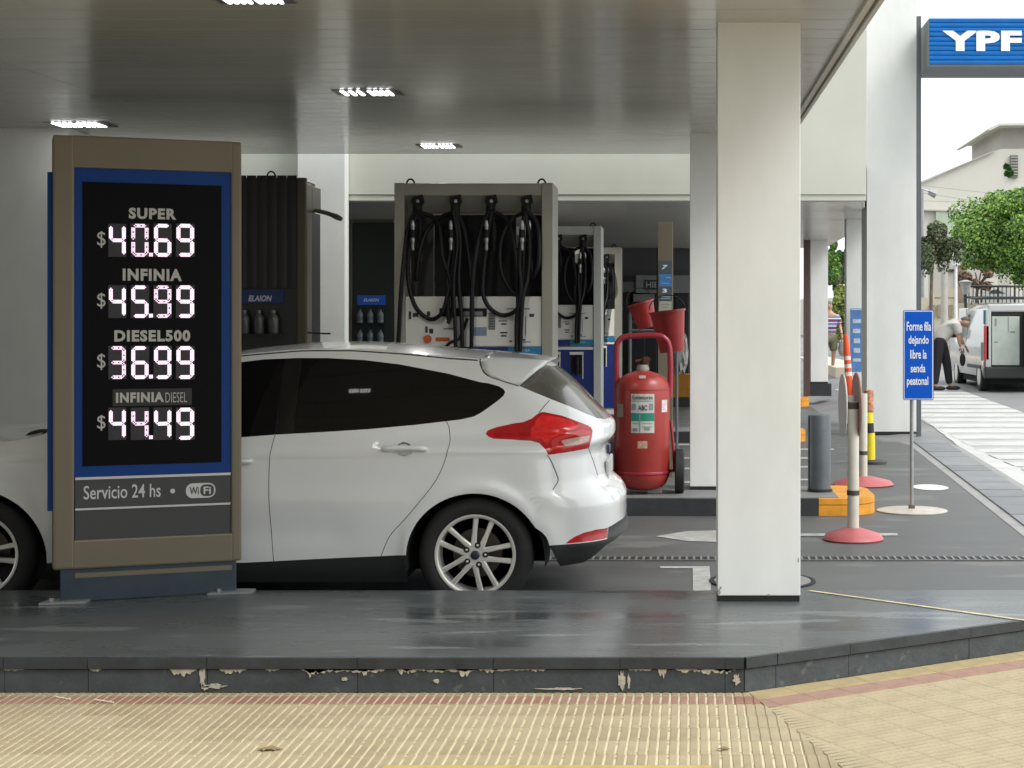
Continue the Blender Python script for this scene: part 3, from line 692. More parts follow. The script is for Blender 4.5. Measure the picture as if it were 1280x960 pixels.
# cap patch: bonnet, windscreen and roof, spanning both top rims
ss = np.concatenate([np.linspace(-4.45, -3.46, 16), np.linspace(-3.44, -2.72, 14), np.linspace(-2.70, se, 56)])
NV = 17
def cap_pt(s, v):      # v -1..1
    x, y, z = (float(q) for q in Fs(s, zt(s)))
    c = np.interp(s, [-4.45, -3.9, -3.46, -3.2, -2.7, -2.2, -1.5, -1.0, se], [.03, .055, .035, .02, .03, .036, .036, .034, .03])
    dx = -np.interp(s, [-4.45, -3.6, -3.46, -2.7, -2.5], [.20, .16, .14, .05, 0.0]) * (1 - v * v)
    edge = 1 - abs(v) ** 2.2
    return (x + dx + 2.5, -y * v, z + c * edge * min(1, y / .5))
def cap(name, ids, m, par=car, flip=False, dz=0.0):
    vs = []; fs = []
    for i in ids:
        for k in range(NV): p = cap_pt(ss[i], -1 + 2 * k / (NV - 1)); vs.append((p[0], p[1], p[2] + dz))
    for i in range(len(ids) - 1):
        for k in range(NV - 1): fs.append((i * NV + k, i * NV + k + 1, (i + 1) * NV + k + 1, (i + 1) * NV + k))
    b = MB(); b.add(vs, fs); o = b.build(name, m, par, local=True, smooth=True)
    me = o.data; up = sum(p.normal.z for p in me.polygons)
    if up < 0: me.flip_normals()
    return o
n_b, n_w = 16, 30
cap('bonnet', list(range(0, n_b)), car_white)
cap('windscreen', list(range(n_b - 1, n_w + 1)), glass)
cap('roof', list(range(n_w, len(ss))), car_white)
# front closing strip above the grille
# roof spoiler
def srf(px_, py_): s, z = inv(px_, py_); x, y, z = Fs(s, z); return np.array([x, float(y), z])
fr = [srf(646,481.3), srf(630,477), srf(612,470.5), srf(603,461), srf(601,452)]
tip = srf(649, 482.6); cornr = np.array([-.80, .50, 1.360]); ctr = np.array([-.785, 0, 1.374])
sc_ = inv(601, 450)[0]
def capw(s, v): p = cap_pt(s, v); return np.array([p[0] - 2.5, -p[1], p[2]])
rows_f = fr + [capw(sc_, q) * np.array([1, 1, 1]) for q in (.93, .8, .6, .4, .2, 0)]
rr = [tip, tip * .8 + cornr * .2 + np.array([0, .018, 0]), tip * .5 + cornr * .5 + np.array([0, .03, 0]), tip * .25 + cornr * .75 + np.array([0, .028, 0]), cornr + np.array([-.012, .012, -.018]), cornr] + [cornr * (1 - t) + ctr * t for t in (.15, .4, .6, .8, 1)]
NU = 9
for k in range(6, 11): rr[k] = rr[k] + np.array([0, 0, 0])
half = []
for a, b_ in zip(rows_f, rr):
    row = []
    for u in np.linspace(0, 1, NU):
        p = a * (1 - u) + b_ * u + np.array([0, 0, 1]) * (.002 * math.sin(math.pi * u)); p = p + np.array([0, .010 * (u > 0) * (abs(a[1]) > .55), .001]); row.append(p)
    half.append(row)
full = [[np.array([p[0], -p[1], p[2]]) for p in row] for row in half] + half[::-1][1:]
vs = [(p[0] + 2.5, -p[1], p[2]) for row in full for p in row]; nr = len(full)
fs = [(i * NU + k, i * NU + k + 1, (i + 1) * NU + k + 1, (i + 1) * NU + k) for i in range(nr - 1) for k in range(NU - 1)]
b = MB(); b.add(vs, fs); spo = b.build('roof_spoiler', car_white, car, local=True, smooth=True)
if sum(p.normal.z for p in spo.data.polygons) < 0: spo.data.flip_normals()
md = spo.modifiers.new('thick', 'SOLIDIFY'); md.thickness = .014; md.offset = -1
# wheel wells and underbody
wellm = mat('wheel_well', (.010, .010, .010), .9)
for side in (1, -1):
    for (cx, cz) in WC:
        rx, rz = (.372, .352) if cx > -2 else (.385, .37)
        pts = [(cx + (rx + .006) * math.cos(t), cz - .012 + (rz + .006) * math.sin(t)) for t in np.linspace(-.2, math.pi + .2, 30)]
        vs = []; 
        for (x, z) in pts:
            y0 = float(Fs(x, z)[1]) - .006; vs += [(x + 2.5, -side * y0, z), (x + 2.5, -side * .50, z)]
        fs = [(2*i, 2*i+1, 2*i+3, 2*i+2) for i in range(len(pts) - 1)] + [tuple(range(1, 2 * len(pts), 2))]
        MB().add(vs, fs).build('wheel_well', wellm, car, local=True)
MB().box((-3.95 + 2.5 - .35, -.80, .17), (-1.55 + 2.5, .80, .30)).build('underbody', wellm, car, local=True)
MB().box((-4.5 + 2.5, -.55, .19), (-.95 + 2.5, .55, .32)).build('floor_pan', wellm, car, local=True)
# wheels
tyre_m = mat('tyre_rubber', (.016, .016, .016), .75, var=.2, vscale=12, bump=.15, bscale=60)
alloy = mat('alloy', (.74, .73, .69), .34, metal=.4, var=.08, vscale=8)
alloy_d = mat('alloy_inner', (.10, .10, .095), .5, metal=.5)
def wheel(cx, cz, side, yface):
    o = bpy.data.objects.new('wheel', None); C.objects.link(o); o.parent = car; o.location = (cx + 2.5, -side * yface, cz)
    s = -side      # outward direction in y
    rt = cz - .002
    b = MB(); b.lathe([(.222, -s * .20), (.25, -s * .205), (rt - .02, -s * .19), (rt, -s * .165), (rt + .001, -s * .03), (rt - .006, -s * .012), (rt - .03, s * .004), (.262, s * .008), (.236, s * .004), (.2195, -s * .004), (.2185, -s * .20)], 56, axis=1, cap=False)
    b.build('tyre', tyre_m, o, local=True, smooth=True)
    b = MB(); b.lathe([(.2205, -s * .004), (.2215, s * .003), (.212, s * .004), (.203, -s * .002), (.199, -s * .018), (.198, -s * .19)], 56, axis=1, cap=False); b.build('rim', alloy, o, local=True, smooth=True)
    MB().lathe([(.197, -s * .13), (.02, -s * .13)], 40, axis=1).build('wheel_shade_plate', wellm, o, local=True)  # dark plate standing in for the shade behind the spokes
    MB().lathe([(.135, -s * .115), (.135, -s * .10), (.05, -s * .10)], 32, axis=1).build('brake_disc', mat('brake_disc', (.12, .10, .085), .45, metal=.7), o, local=True, smooth=True)
    # spokes
    b = MB()
    for c in (76.5, 2.5, -69, -141.5, 148.5):
        for q in (-1, 1):
            a0, a1 = R(c + q * 26), R(c + q * 12.8); p0 = Vector((math.cos(a0), 0, math.sin(a0))) * .050; p1 = Vector((math.cos(a1), 0, math.sin(a1))) * .207
            d = (p1 - p0).normalized(); n = Vector((-d.z, 0, d.x)); vs = []
            for t, hw, yo, dp in ((0, .0165, .000, .03), (.5, .0125, -.002, .03), (1, .0150, -.010, .03)):
                m_ = p0.lerp(p1, t)
                vs += [m_ - n * hw + Vector((0, s * (yo - .006), 0)), m_ - n * hw * .55 + Vector((0, s * yo, 0)), m_ + n * hw * .55 + Vector((0, s * yo, 0)), m_ + n * hw + Vector((0, s * (yo - .006), 0)), m_ + n * hw * .9 + Vector((0, s * (yo - dp), 0)), m_ - n * hw * .9 + Vector((0, s * (yo - dp), 0))]
            fs = [(6 * j + k, 6 * j + (k + 1) % 6, 6 * (j + 1) + (k + 1) % 6, 6 * (j + 1) + k) for j in range(2) for k in range(6)]
            b.add(vs, fs)
            sp = MB(); sp.add(vs, fs + [(0,1,2,3,4,5), (17,16,15,14,13,12)]); sp.build('spoke', alloy, o, local=True)
    hub = MB(); pts = []
    for k in range(40):
        t = 2 * math.pi * k / 40; dg = math.degrees(t); m_ = min(abs((dg - c + 180) % 360 - 180) for c in (76.5, 2.5, -69, -141.5, 148.5)); r = .066 - .012 * (m_ / 36); pts.append((r * math.cos(t), r * math.sin(t)))
    hub.prism(pts, 1, -s * .03, -s * .003); hub.build('hub', alloy, o, local=True)
    MB().lathe([(.025, -s * .004), (.025, s * .004), (.021, s * .007), (.001, s * .008)], 28, axis=1).build('centre_cap', mat('cap_dark', (.03, .035, .05), .25), o, local=True, smooth=True)
    for c in (76.5, 2.5, -69, -141.5, 148.5):
        q = (.055 * math.cos(R(c)), 0, .055 * math.sin(R(c)))
        MB().lathe([(.0165, -s * .006), (.0165, s * .0005), (.009, -s * .0002)], 14, q, axis=1, cap=True).build('nut_recess', black_trim, o, local=True)
        MB().lathe([(.007, -s * .0008), (.007, s * .004), (.005, s * .005)], 6, q, axis=1).build('wheel_nut', alloy, o, local=True)
    return o
for side in (1, -1):
    for cx, cz in WC: wheel(cx, cz, side, .868)
# maker's oval badge on hub, tailgate badge and plate recess, exterior mirrors, cowl, wiper
s_, z_ = inv(758, 548)
MB().bbox((-.487 + 2.5, -.07, .80), (-.466 + 2.5, .07, .855), .01).build('tailgate_badge', mat('badge_dark', (.03, .04, .08), .3, metal=.3), car, local=True)
MB().bbox((-.480 + 2.5, -.27, .66), (-.462 + 2.5, .27, .775), .008).build('number_plate_panel', mat('plate_grey', (.40, .41, .40), .5), car, local=True)
for side in (1, -1):
    x, y, z = (float(q) for q in Fs(-3.12, 1.0))
    b = MB(); b.tube([(x + 2.5, -side * (y - .02), z + .0), (x + 2.5 + .01, -side * (y + .06), z + .02)], .025, 8); b.build('mirror_arm', plast, car, local=True)
    b = MB(); bm = bmesh.new(); bmesh.ops.create_uvsphere(bm, u_segments=20, v_segments=12, radius=1)
    for v in bm.verts: v.co = Vector((v.co.x * .075 + x + 2.5 - .02 * v.co.y, -side * (y + .13 + v.co.y * .115), z + .05 + v.co.z * .075))
    bm.verts.index_update(); b.add([v.co for v in bm.verts], [[v.index for v in f.verts] for f in bm.faces]); bm.free(); b.build('mirror_housing', car_white, car, local=True, smooth=True)
p = P(48, 542, 8.86); 
b = MB(); bm = bmesh.new(); bmesh.ops.create_uvsphere(bm, u_segments=20, v_segments=12, radius=1)
for v in bm.verts: v.co = Vector((v.co.x * .070 + p.x + 2.5, v.co.y * .05 + p.y - YC, v.co.z * .028 + p.z - .004 + .12 * v.co.x * .1))
bm.verts.index_update(); b.add([v.co for v in bm.verts], [[v.index for v in f.verts] for f in bm.faces]); bm.free(); b.build('cowl_cover', plast, car, local=True, smooth=True)
q = [P(0, 551, 9.0), P(18, 546, 9.0), P(36, 541, 9.0)]
MB().tube(smooth_curve([(a.x + 2.5, a.y - YC, a.z) for a in q], 4), .004, 6).build('wiper', plast, car, local=True)
# ------------------------------------------------------------------ price totem
a = G(72, 755, PZ); c = G(297, 741, PZ)
sgP = Vector((X(66, a.y), a.y, 0)); tdir = (Vector((X(302, c.y), c.y, 0)) - sgP); SWD = tdir.length; tdir.normalize(); sang = math.atan2(tdir.y, tdir.x)
sign = thing('price_totem', 'tall tan price totem with a black LED board in a blue border', 'price sign', (sgP.x, sgP.y, PZ), sang)
snrm = Vector((-tdir.y, tdir.x, 0))
def SP(px, py):           # photo pixel -> (u along face, height above plinth)
    d = Vector(((px - PX) / F, 1, (PY - py) / F)); o = Vector((0, 0, H)); t = (sgP - o).dot(snrm) / d.dot(snrm); q = o + d * t
    return (q - sgP).dot(tdir), q.z - PZ
def srect(x0, y0, x1, y1):
    xm, ym = (x0 + x1) / 2, (y0 + y1) / 2
    return SP(x0, ym)[0], SP(xm, y1)[1], SP(x1, ym)[0], SP(xm, y0)[1]
def spanel(name, px, f, bk, m, par=sign, bev=.0):
    u0, z0, u1, z1 = srect(*px); b = MB()
    b.bbox((u0, f, z0), (u1, bk, z1), bev) if bev else b.box((u0, f, z0), (u1, bk, z1)); return b.build(name, m, par, local=True)
zt_, zb = SP(66, 168)[1], SP(68, 713)[1]
uw = SWD; DEP = .24
ui0, _, ui1, _ = srect(93, 400, 289, 420)
zi1 = SP(180, 212)[1]; zi0 = SP(190, 671)[1]
# tan surround: one profile frame of four members with a chamfered outer lip
fo = .0
MB().bbox((0, fo, zb), (ui0, DEP, zt_), .012).build('side_frame', tan_metal, sign, local=True)
MB().bbox((ui1, fo, zb), (uw, DEP, zt_), .012).build('side_frame', tan_metal, sign, local=True)
MB().bbox((ui0 - .012, fo + .001, zi1), (ui1 + .012, DEP - .001, zt_ + .001), .010).build('top_frame', tan_metal, sign, local=True)
MB().bbox((ui0 - .012, fo + .001, zb - .001), (ui1 + .012, DEP - .001, zi0), .010).build('bottom_frame', tan_metal, sign, local=True)
blue_s = mat('totem_blue', (.003, .040, .20), .4, spec=.2, var=.04, vscale=2)
MB().bbox((-.026, .045, SP(66, 640)[1]), (.004, DEP + .02, SP(66, 214)[1]), .002).build('blue_side_strip', blue_s, sign, local=True)
MB().box((-.004, .10, zb), (uw + .004, DEP + .03, zt_ - .01)).build('back_shell', tan_metal, sign, local=True)
blk = mat('board_black', (.004, .004, .005), .35, spec=.08)
gry = mat('totem_grey', (.042, .045, .046), .45, var=.06)
spanel('blue_border', (93, 211, 289, 594), .014, .11, blue_s)
spanel('led_board', (103, 229.5, 277, 580.5), .010, .0135, blk)
silver = mat('silver_line', (.55, .55, .54), .4, metal=.3)
spanel('silver_line', (94, 594, 288.5, 597), .004, .1, silver)
spanel('text_panel', (94, 597, 288.5, 631.5), .010, .1, gry)
spanel('silver_line', (94, 632, 288.5, 634.5), .004, .1, silver)
spanel('lower_panel', (94, 635, 288.5, 672), .012, .1, gry)
basem = mat('totem_base', (.026, .042, .058), .4, var=.2, vscale=5, bump=.1, bscale=20)
u0, u1 = SP(75, 735)[0], SP(296, 730)[0]
MB().bbox((u0, .018, .0), (u1, DEP - .01, zb + .01), .006).build('base', basem, sign, local=True)
spanel('base_trim', (94, 712, 290, 718), .014, .05, tan_metal)
gal = mat('galvanised', (.32, .33, .33), .45, metal=.5, var=.15, vscale=9)
for u in (u0 + .02, u1 - .03):
    f = MB(); f.prism([(u - .12, -.02), (u + .10, -.05), (u + .13, .04), (u - .05, .10)], 2, .001, .012)
    f.build('foot_plate', gal, sign, local=True)
    MB().lathe([(.012, .012), (.012, .028)], 6, (u - .06, .01, 0)).build('bolt', gal, sign, local=True)
# LED digits made of dots
led = mat('led_pink_white', (.6, .5, .58), .4, emit=.82, emitcol=(1.0, .78, .95))
led_dim = mat('led_dim', (.6, .48, .56), .4, emit=.80, emitcol=(1.0, .76, .94))
mod_m = mat('led_module', (.022, .019, .026), .5, var=.3, vscale=60)
SEG = {'0': 'abcdef', '3': 'abcdg', '4': 'bcfg', '5': 'acdfg', '6': 'acdefg', '9': 'abcdfg', '1': 'bc'}
def digit(ch, x0, y0, x1, y1, weak=False, dot=False):
    u0, z0, u1, z1 = srect(x0, y0, x1, y1); W_, H_ = u1 - u0, z1 - z0
    o = spanel('digit_module', (x0 - 1, y0 - .5, x1 + 1, y1 + .5), .0085, .0098, mod_m, ledb)
    b = MB(); th = W_ * .205; n = 3; pitch = th / 2.6; sq = pitch * (.86 if weak else .92)
    y = .0080
    def dots(ax, az, bx, bz):
        L = math.hypot(bx - ax, bz - az); dx, dz = (bx - ax) / L, (bz - az) / L; k = int(L / pitch)
        for r in range(n):
            ofs = (r - 1) * pitch; cut = abs(r - 1) * .0
            for i in range(k + 1):
                t = L * i / k
                if r != 1 and (t < pitch * .5 or t > L - pitch * .5): continue
                if weak and r == 1 and i % 4 == 1: continue
                cx, cz = ax + dx * t - dz * ofs, az + dz * t + dx * ofs
                b.add([(cx - sq/2, y, cz - sq/2), (cx + sq/2, y, cz - sq/2), (cx + sq/2, y, cz + sq/2), (cx - sq/2, y, cz + sq/2)], [(0, 1, 2, 3)])
    m = th / 2; g = th * .35; xl, xr = u0 + m, u1 - m; zl, zm, zh = z0 + m, (z0 + z1) / 2, z1 - m
    S = {'a': (xl + g, zh, xr - g, zh), 'g': (xl + g, zm, xr - g, zm), 'd': (xl + g, zl, xr - g, zl), 'f': (xl, zm + g, xl, zh - g), 'b': (xr, zm + g, xr, zh - g), 'e': (xl, zl + g, xl, zm - g), 'c': (xr, zl + g, xr, zm - g)}
    for q in SEG[ch]: dots(*S[q])
    # diagonal corner links so that the strokes join
    for q in SEG[ch]:
        pass
    if dot:
        for i in range(3):
            for j in range(3):
                cx, cz = u1 + pitch * (1.0 + i), z0 + pitch * (.6 + j); b.add([(cx - sq/2, y, cz - sq/2), (cx + sq/2, y, cz - sq/2), (cx + sq/2, y, cz + sq/2), (cx - sq/2, y, cz + sq/2)], [(0, 1, 2, 3)])
    o2 = b.build('lit_segments', led_dim if weak else led, o, local=True); return o
board_rows = [('SUPER', (161, 260, 220.5, 274), (280, 320.5), '4069', (0, 1, 0, 0)), ('INFINIA', (153.5, 336, 227.5, 351), (357, 397), '4599', (0, 0, 1, 0)),
              ('DIESEL500', (143, 412.5, 238, 427), (433, 473.5), '3699', (1, 0, 0, 0)), ('INFINIA', (145, 490.5, 205, 503), (510, 549.5), '4449', (0, 1, 0, 0))]
ledb = [o for o in kids(sign) if o.name.startswith('led_board')][0]
let_m = mat('board_lettering', (.42, .42, .40), .5, emit=.02)
cols = [(136.5, 157), (164.5, 185.5), (193, 214), (221, 242.5)]
for (nm, bx, (ya, yb), dg, wk) in board_rows:
    u0, z0, u1, z1 = srect(*bx)
    lettering('fuel_name', nm, let_m, ledb, u1 - u0, z1 - z0, TM(((u0 + u1) / 2, .0085, (z0 + z1) / 2)), bold=.045, depth=0, space=1.15)
    u0, z0, u1, z1 = srect(121.5, ya + 9, 132, yb - 12 + 1)
    lettering('dollar_sign', '$', let_m, ledb, u1 - u0, z1 - z0, TM(((u0 + u1) / 2, .0085, (z0 + z1) / 2)), bold=.0, depth=0)
    for k, (ch, (xa, xb)) in enumerate(zip(dg, cols)): digit(ch, xa, ya, xb, yb, bool(wk[k]), k == 1)
u0, z0, u1, z1 = srect(207, 490.5, 234, 503)
lettering('fuel_name', 'DIESEL', let_m, ledb, u1 - u0, z1 - z0, TM(((u0 + u1) / 2, .0085, (z0 + z1) / 2)), bold=-.008, depth=0)
spanel('name_strip', (141, 486, 240, 507), .0092, .0099, mat('strip_dark', (.010, .010, .010), .4), ledb)
u0, z0, u1, z1 = srect(104.5, 606, 201, 623)
txw = mat('totem_text', (.55, .56, .55), .5)
tp = [o for o in kids(sign) if o.name.startswith('text_panel')][0]
lettering('lettering', 'Servicio 24 hs', txw, tp, u1 - u0, z1 - z0, TM(((u0 + u1) / 2, .0085, (z0 + z1) / 2)), bold=.008, depth=0)
u, z = SP(216, 614); MB().lathe([(.012, .0), (.012, .002)], 20, (u, .0075, z), axis=1).build('dot', txw, tp, local=True)
def rrect(u0, z0, u1, z1, r, n=5):
    pts = []
    for cx, cz, a0 in ((u1 - r, z1 - r, 0), (u0 + r, z1 - r, 90), (u0 + r, z0 + r, 180), (u1 - r, z0 + r, 270)):
        for k in range(n + 1): t = R(a0 + 90 * k / n); pts.append((cx + r * math.cos(t), cz + r * math.sin(t)))
    return pts
u0, z0, u1, z1 = srect(232.5, 604, 269.5, 622.5); um = u0 + (u1 - u0) * .5
MB().prism(rrect(u0, z0, u1, z1, (z1 - z0) * .45), 1, .0078, .0098).build('wifi_badge', txw, tp, local=True)
MB().prism(rrect(um - .002, z0 + .008, u1 - .008, z1 - .008, (z1 - z0) * .30), 1, .0070, .0077).build('wifi_inset', gry, tp, local=True)
hh = (z1 - z0) * .5
lettering('lettering', 'Wi', gry, tp, (um - u0) * .62, hh, TM((u0 + (um - u0) * .56, .0065, (z0 + z1) / 2)), bold=.02, depth=0)
lettering('lettering', 'Fi', txw, tp, (u1 - um) * .50, hh, TM((um + (u1 - um) * .44, .0063, (z0 + z1) / 2)), bold=.02, depth=0)
# ------------------------------------------------------------------ blue queue sign on a round base
q = G(1140, 639); DQ = q.y
qs = thing('queue_sign', 'blue notice reading Forme fila on a steel post with a round pale base', 'sign', (q.x, q.y, 0))
MB().lathe([(.295, .002), (.295, .010), (.27, .016), (.03, .022)], 40, (q.x, q.y, 0)).build('base_disc', mat('pale_disc', (.46, .43, .37), .5, var=.15, vscale=10), qs, smooth=True)
MB().lathe([(.016, .02), (.016, Z(392, DQ))], 14, (q.x, q.y + .02, 0)).build('post', gal, qs, smooth=True)
MB().bbox((q.x - .025, q.y - .005, .018), (q.x + .025, q.y + .045, .05), .004).build('socket', mat('rusty_iron', (.12, .08, .05), .7, var=.3, vscale=30), qs)
sb = mat('sign_blue', (.001, .085, .50), .45, spec=.2, var=.05)
swh = mat('sign_white', (.75, .76, .78), .45)
xa, xb = X(1128.5, DQ), X(1167, DQ); za, zb2 = Z(500, DQ), Z(387.5, DQ)
MB().prism(rrect(xa, za, xb, zb2, .016), 1, q.y - .012, q.y - .004).build('board_rim', mat('board_rim', (.03, .10, .40), .4), qs)
MB().prism(rrect(xa + .006, za + .006, xb - .006, zb2 - .006, .012), 1, q.y - .0135, q.y - .0122).build('white_border', swh, qs)
brd = MB().prism(rrect(xa + .013, za + .013, xb - .013, zb2 - .013, .006), 1, q.y - .0150, q.y - .0137).build('board', sb, qs)
for (t, x0, y0, x1, y1) in (('Forme fila', 1133, 402, 1163.5, 413.5), ('dejando', 1135.3, 419.5, 1160.5, 433), ('libre la', 1137.5, 437, 1158, 448.5), ('senda', 1138, 455, 1156.5, 465.5), ('peatonal', 1133.3, 470.5, 1160, 484.5)):
    lettering('lettering', t, swh, qs, X(x1, DQ) - X(x0, DQ), Z(y0, DQ) - Z(y1, DQ), TM((X((x0 + x1) / 2, DQ) - q.x, -.016, Z((y0 + y1) / 2, DQ))), bold=.018, depth=0)
# small worn blue notice near the slim column
n2 = thing('blue_notice', 'narrow faded blue notice board in front of the slim white column', 'notice', (X(1070, 24.5), 24.5, 1))
DN = 24.5; xa, xb, za, zb2 = X(1063, DN), X(1078, DN), Z(465, DN), Z(385.5, DN)
MB().bbox((xa, DN, za), (xb, DN + .02, zb2), .004).build('board', mat('faded_blue', (.10, .24, .55), .5, var=.25, vscale=9), n2)
fw = mat('faded_white', (.55, .62, .72), .6, var=.2, vscale=20)
for (x0, y0, x1, y1) in ((1063.6, 386.3, 1077.4, 387.6), (1066, 399, 1076, 404), (1066, 411, 1075.5, 416.5), (1067, 423, 1075, 429), (1067, 435, 1075, 441), (1066, 448, 1076, 452)):
    MB().box((X(x0, DN), DN - .004, Z(y1, DN)), (X(x1, DN), DN - .0005, Z(y0, DN))).build('text_block', fw, n2)
# ------------------------------------------------------------------ street sign with letters, on a slim pole
sp = thing('street_sign', 'grey pole with a blue ribbed box sign carrying white letters YPF, partly out of frame', 'sign', (X(1148, 22.0), 22.0, 0))
pole_m = mat('pole_grey', (.10, .115, .13), .45, var=.1)
DS = 21.6; DPp = 22.0
MB().box((X(1146.3, DPp), DPp, .0), (X(1151.5, DPp), DPp + .07, Z(20, DPp))).build('pole', pole_m, sp)
xf0, xf1 = X(1161.5, DS), X(1330, DS); zf0, zf1 = Z(81, DS), Z(22.5, DS); DK = DS * (1161.5 - 860) / (1148.5 - 860)
MB().box((xf0, DS + .012, zf0), (xf1, DK, zf1)).build('sign_box', mat('box_grey', (.14, .16, .15), .5), sp)
yb_ = mat('ribbed_blue', (.006, .14, .45), .5, spec=.2, var=.1)
n = 10
for k in range(n):
    h0, h1 = zf0 + (zf1 - zf0) * k / n, zf0 + (zf1 - zf0) * (k + 1) / n
    MB().prism([(DS + .011, h0), (DS - .001, h0 + .010), (DS - .003, (h0 + h1) / 2), (DS - .001, h1 - .010), (DS + .011, h1 - .002)], 0, xf0, xf1).build('slat', yb_, sp)
MB().box((xf0 - .012, DS - .02, zf0 - .03), (xf1, DK, zf0 - .001)).build('bottom_edge', pole_m, sp)
yw = mat('letter_white', (.85, .86, .86), .4)
x0, x1 = X(1177.5, DS), X(1277, DS)
lo = lettering('letters', 'YPF', yw, sp, x1 - x0, Z(38.5, DS) - Z(64, DS), TM(((x0 + x1) / 2 - sp.location.x, DS - .012 - 22.0, (Z(38.5, DS) + Z(64, DS)) / 2)), bold=.05, depth=0, space=1.08)
# ------------------------------------------------------------------ fuel pumps
pump_frame = mat('pump_frame', (.36, .345, .295), .45, metal=.3, var=.06, vscale=3)
pump_white = mat('pump_white', (.72, .71, .66), .4, var=.05, vscale=4)
pump_blue = mat('pump_blue', (.012, .028, .17), .35, var=.1)
pump_cyan = mat('pump_cyan', (.02, .20, .38), .4)
pump_dark = mat('pump_dark', (.008, .008, .009), .6, spec=.3)
pump_glass = mat('pump_inner', (.035, .035, .035), .4, var=.3, vscale=3)
hose_m = mat('hose_rubber', (.006, .006, .007), .5, spec=.3)
steel = mat('bright_steel', (.34, .34, .34), .35, metal=.9)
orange = mat('orange_sticker', (.50, .11, .02), .5)
print_m = mat('print_dark', (.03, .03, .035), .5)
print_g = mat('print_grey', (.22, .23, .24), .5)
def make_pump(name, label, D, xr, full=True):
    s0 = 148.0; DP_ = F / s0
    x0 = 0.0
    o = thing('fuel_pump', label, 'fuel pump', (X(xr, D) - (691 - 490) / s0 / 2, D, .144), group='tall fuel pumps with hanging black hoses')
    def lx(px): return (px - 590.5) / s0
    def lz(py): return H + (PY - py) / s0 - .144
    dp = .55
    L = dict(local=True)
    for (a, b_) in ((490, 503), (677, 691)):
        MB().bbox((lx(a), 0, 0), (lx(b_), dp, lz(226)), .006).build('side_post', pump_frame, o, **L)
    MB().bbox((lx(503), .012, lz(242)), (lx(677), dp - .012, lz(226.5)), .003).build('top_beam', pump_frame, o, **L)
    MB().prism([(.02, lz(242) - .001), (.16, lz(262)), (dp - .02, lz(262)), (dp - .02, lz(242) - .001)], 0, lx(503.2), lx(676.8)).build('hose_header', pump_frame, o, **L)
    for a in (505, 674):
        pts = [(lx(a) + .035 * math.cos(t), dp * .4, lz(226) + .002 + .05 * math.sin(t)) for t in np.linspace(0, math.pi, 9)]
        MB().tube(pts, .008, 6).build('lifting_eye', pump_dark, o, **L)
    # open mast with dark panels behind the hoses
    MB().box((lx(535), dp * .5, lz(371)), (lx(640), dp * .5 + .03, lz(264))).build('mast_panel', pump_dark, o, **L)
    MB().box((lx(503.5), dp * .55, lz(371)), (lx(533), dp * .55 + .02, lz(264))).build('mast_panel', pump_glass, o, **L)
    MB().box((lx(652), dp * .55, lz(371)), (lx(676.5), dp * .55 + .02, lz(264))).build('mast_panel', pump_dark, o, **L)
    # body
    MB().bbox((lx(503.5), .03, 0), (lx(676.5), dp - .03, lz(370)), .006).build('cabinet', pump_white, o, **L)
    MB().box((lx(503.6), .016, .10), (lx(676.4), .029, lz(446))).build('lower_panel', pump_blue, o, **L)
    MB().box((lx(503.6), .012, lz(445)), (lx(634), .029, lz(434))).build('blue_band', pump_blue, o, **L)
    MB().box((lx(634.2), .012, lz(445)), (lx(676.4), .029, lz(434))).build('cyan_band', pump_cyan, o, **L)
    lettering('band_lettering', 'INFINIA', mat('pale_print', (.35, .5, .55), .5), o, .14, .022, TM((lx(652), .011, lz(438.5))), bold=.02, depth=0)
    MB().box((lx(503.6), .010, lz(452)), (lx(676.4), .028, lz(447))).build('white_ledge', pump_white, o, **L)
    fr = MB().bbox((lx(503.6), .020, lz(444)), (lx(588), .029, lz(371)), .003).build('front_panel', pump_white, o, **L)
    fr2 = MB().bbox((lx(588.6), .018, lz(433)), (lx(646), .029, lz(371)), .003).build('front_panel', pump_white, o, **L)
    fr3 = MB().bbox((lx(646.6), .018, lz(433)), (lx(676.4), .029, lz(371)), .003).build('front_panel', pump_white, o, **L)
    MB().bbox((lx(547), .008, lz(395.5)), (lx(607), .019, lz(385)), .002).build('display', pump_dark, o, **L)
    for k in range(2): MB().box((lx(577 + 14 * k), .0065, lz(394.5)), (lx(588 + 14 * k), .0078, lz(389))).build('display_window', print_g, o, **L)
    kp = MB().bbox((lx(609.5), .010, lz(412)), (lx(617.5), .0175, lz(391)), .001).build('keypad', print_m, o, **L)
    for i in range(3):
        for j in range(6): MB().box((lx(610.1 + i * 2.5), .007, lz(394.3 + j * 3.4)), (lx(612.0 + i * 2.5), .0098, lz(391.7 + j * 3.4))).build('key', print_g, kp, **L)
    MB().lathe([(.035, .004), (.035, .019)], 20, (lx(532), 0, lz(424)), axis=1).build('round_sticker', orange, o, **L)
    MB().box((lx(542), .016, lz(427)), (lx(560), .0195, lz(422))).build('orange_label', orange, o, **L)
    for (a, b_, c, d_) in ((508, 389, 511, 399), (513, 391, 520, 396), (531, 389, 535, 395), (529, 408, 532, 416), (534, 411, 539, 417), (552, 410, 568, 412), (622, 400, 633, 402), (625, 404, 632, 406), (624, 415, 633, 417), (625, 419, 632, 421), (636, 426, 639, 428), (649, 424, 656, 426), (653, 427, 663, 428.5), (632, 385, 662, 386.5), (648, 393, 652, 394), (661, 392, 667, 396), (656, 395, 656.6, 420)):
        MB().box((lx(a), .0155, lz(d_)), (lx(c), .0175 if a > 588 else .0195, lz(b_))).build('printed_mark', print_g if (c - a) > 9 else print_m, o, **L)
    MB().box((lx(590), .0155, lz(420)), (lx(607), .0178, lz(409))).build('screen', mat('pale_screen', (.22, .28, .36), .3), o, **L)
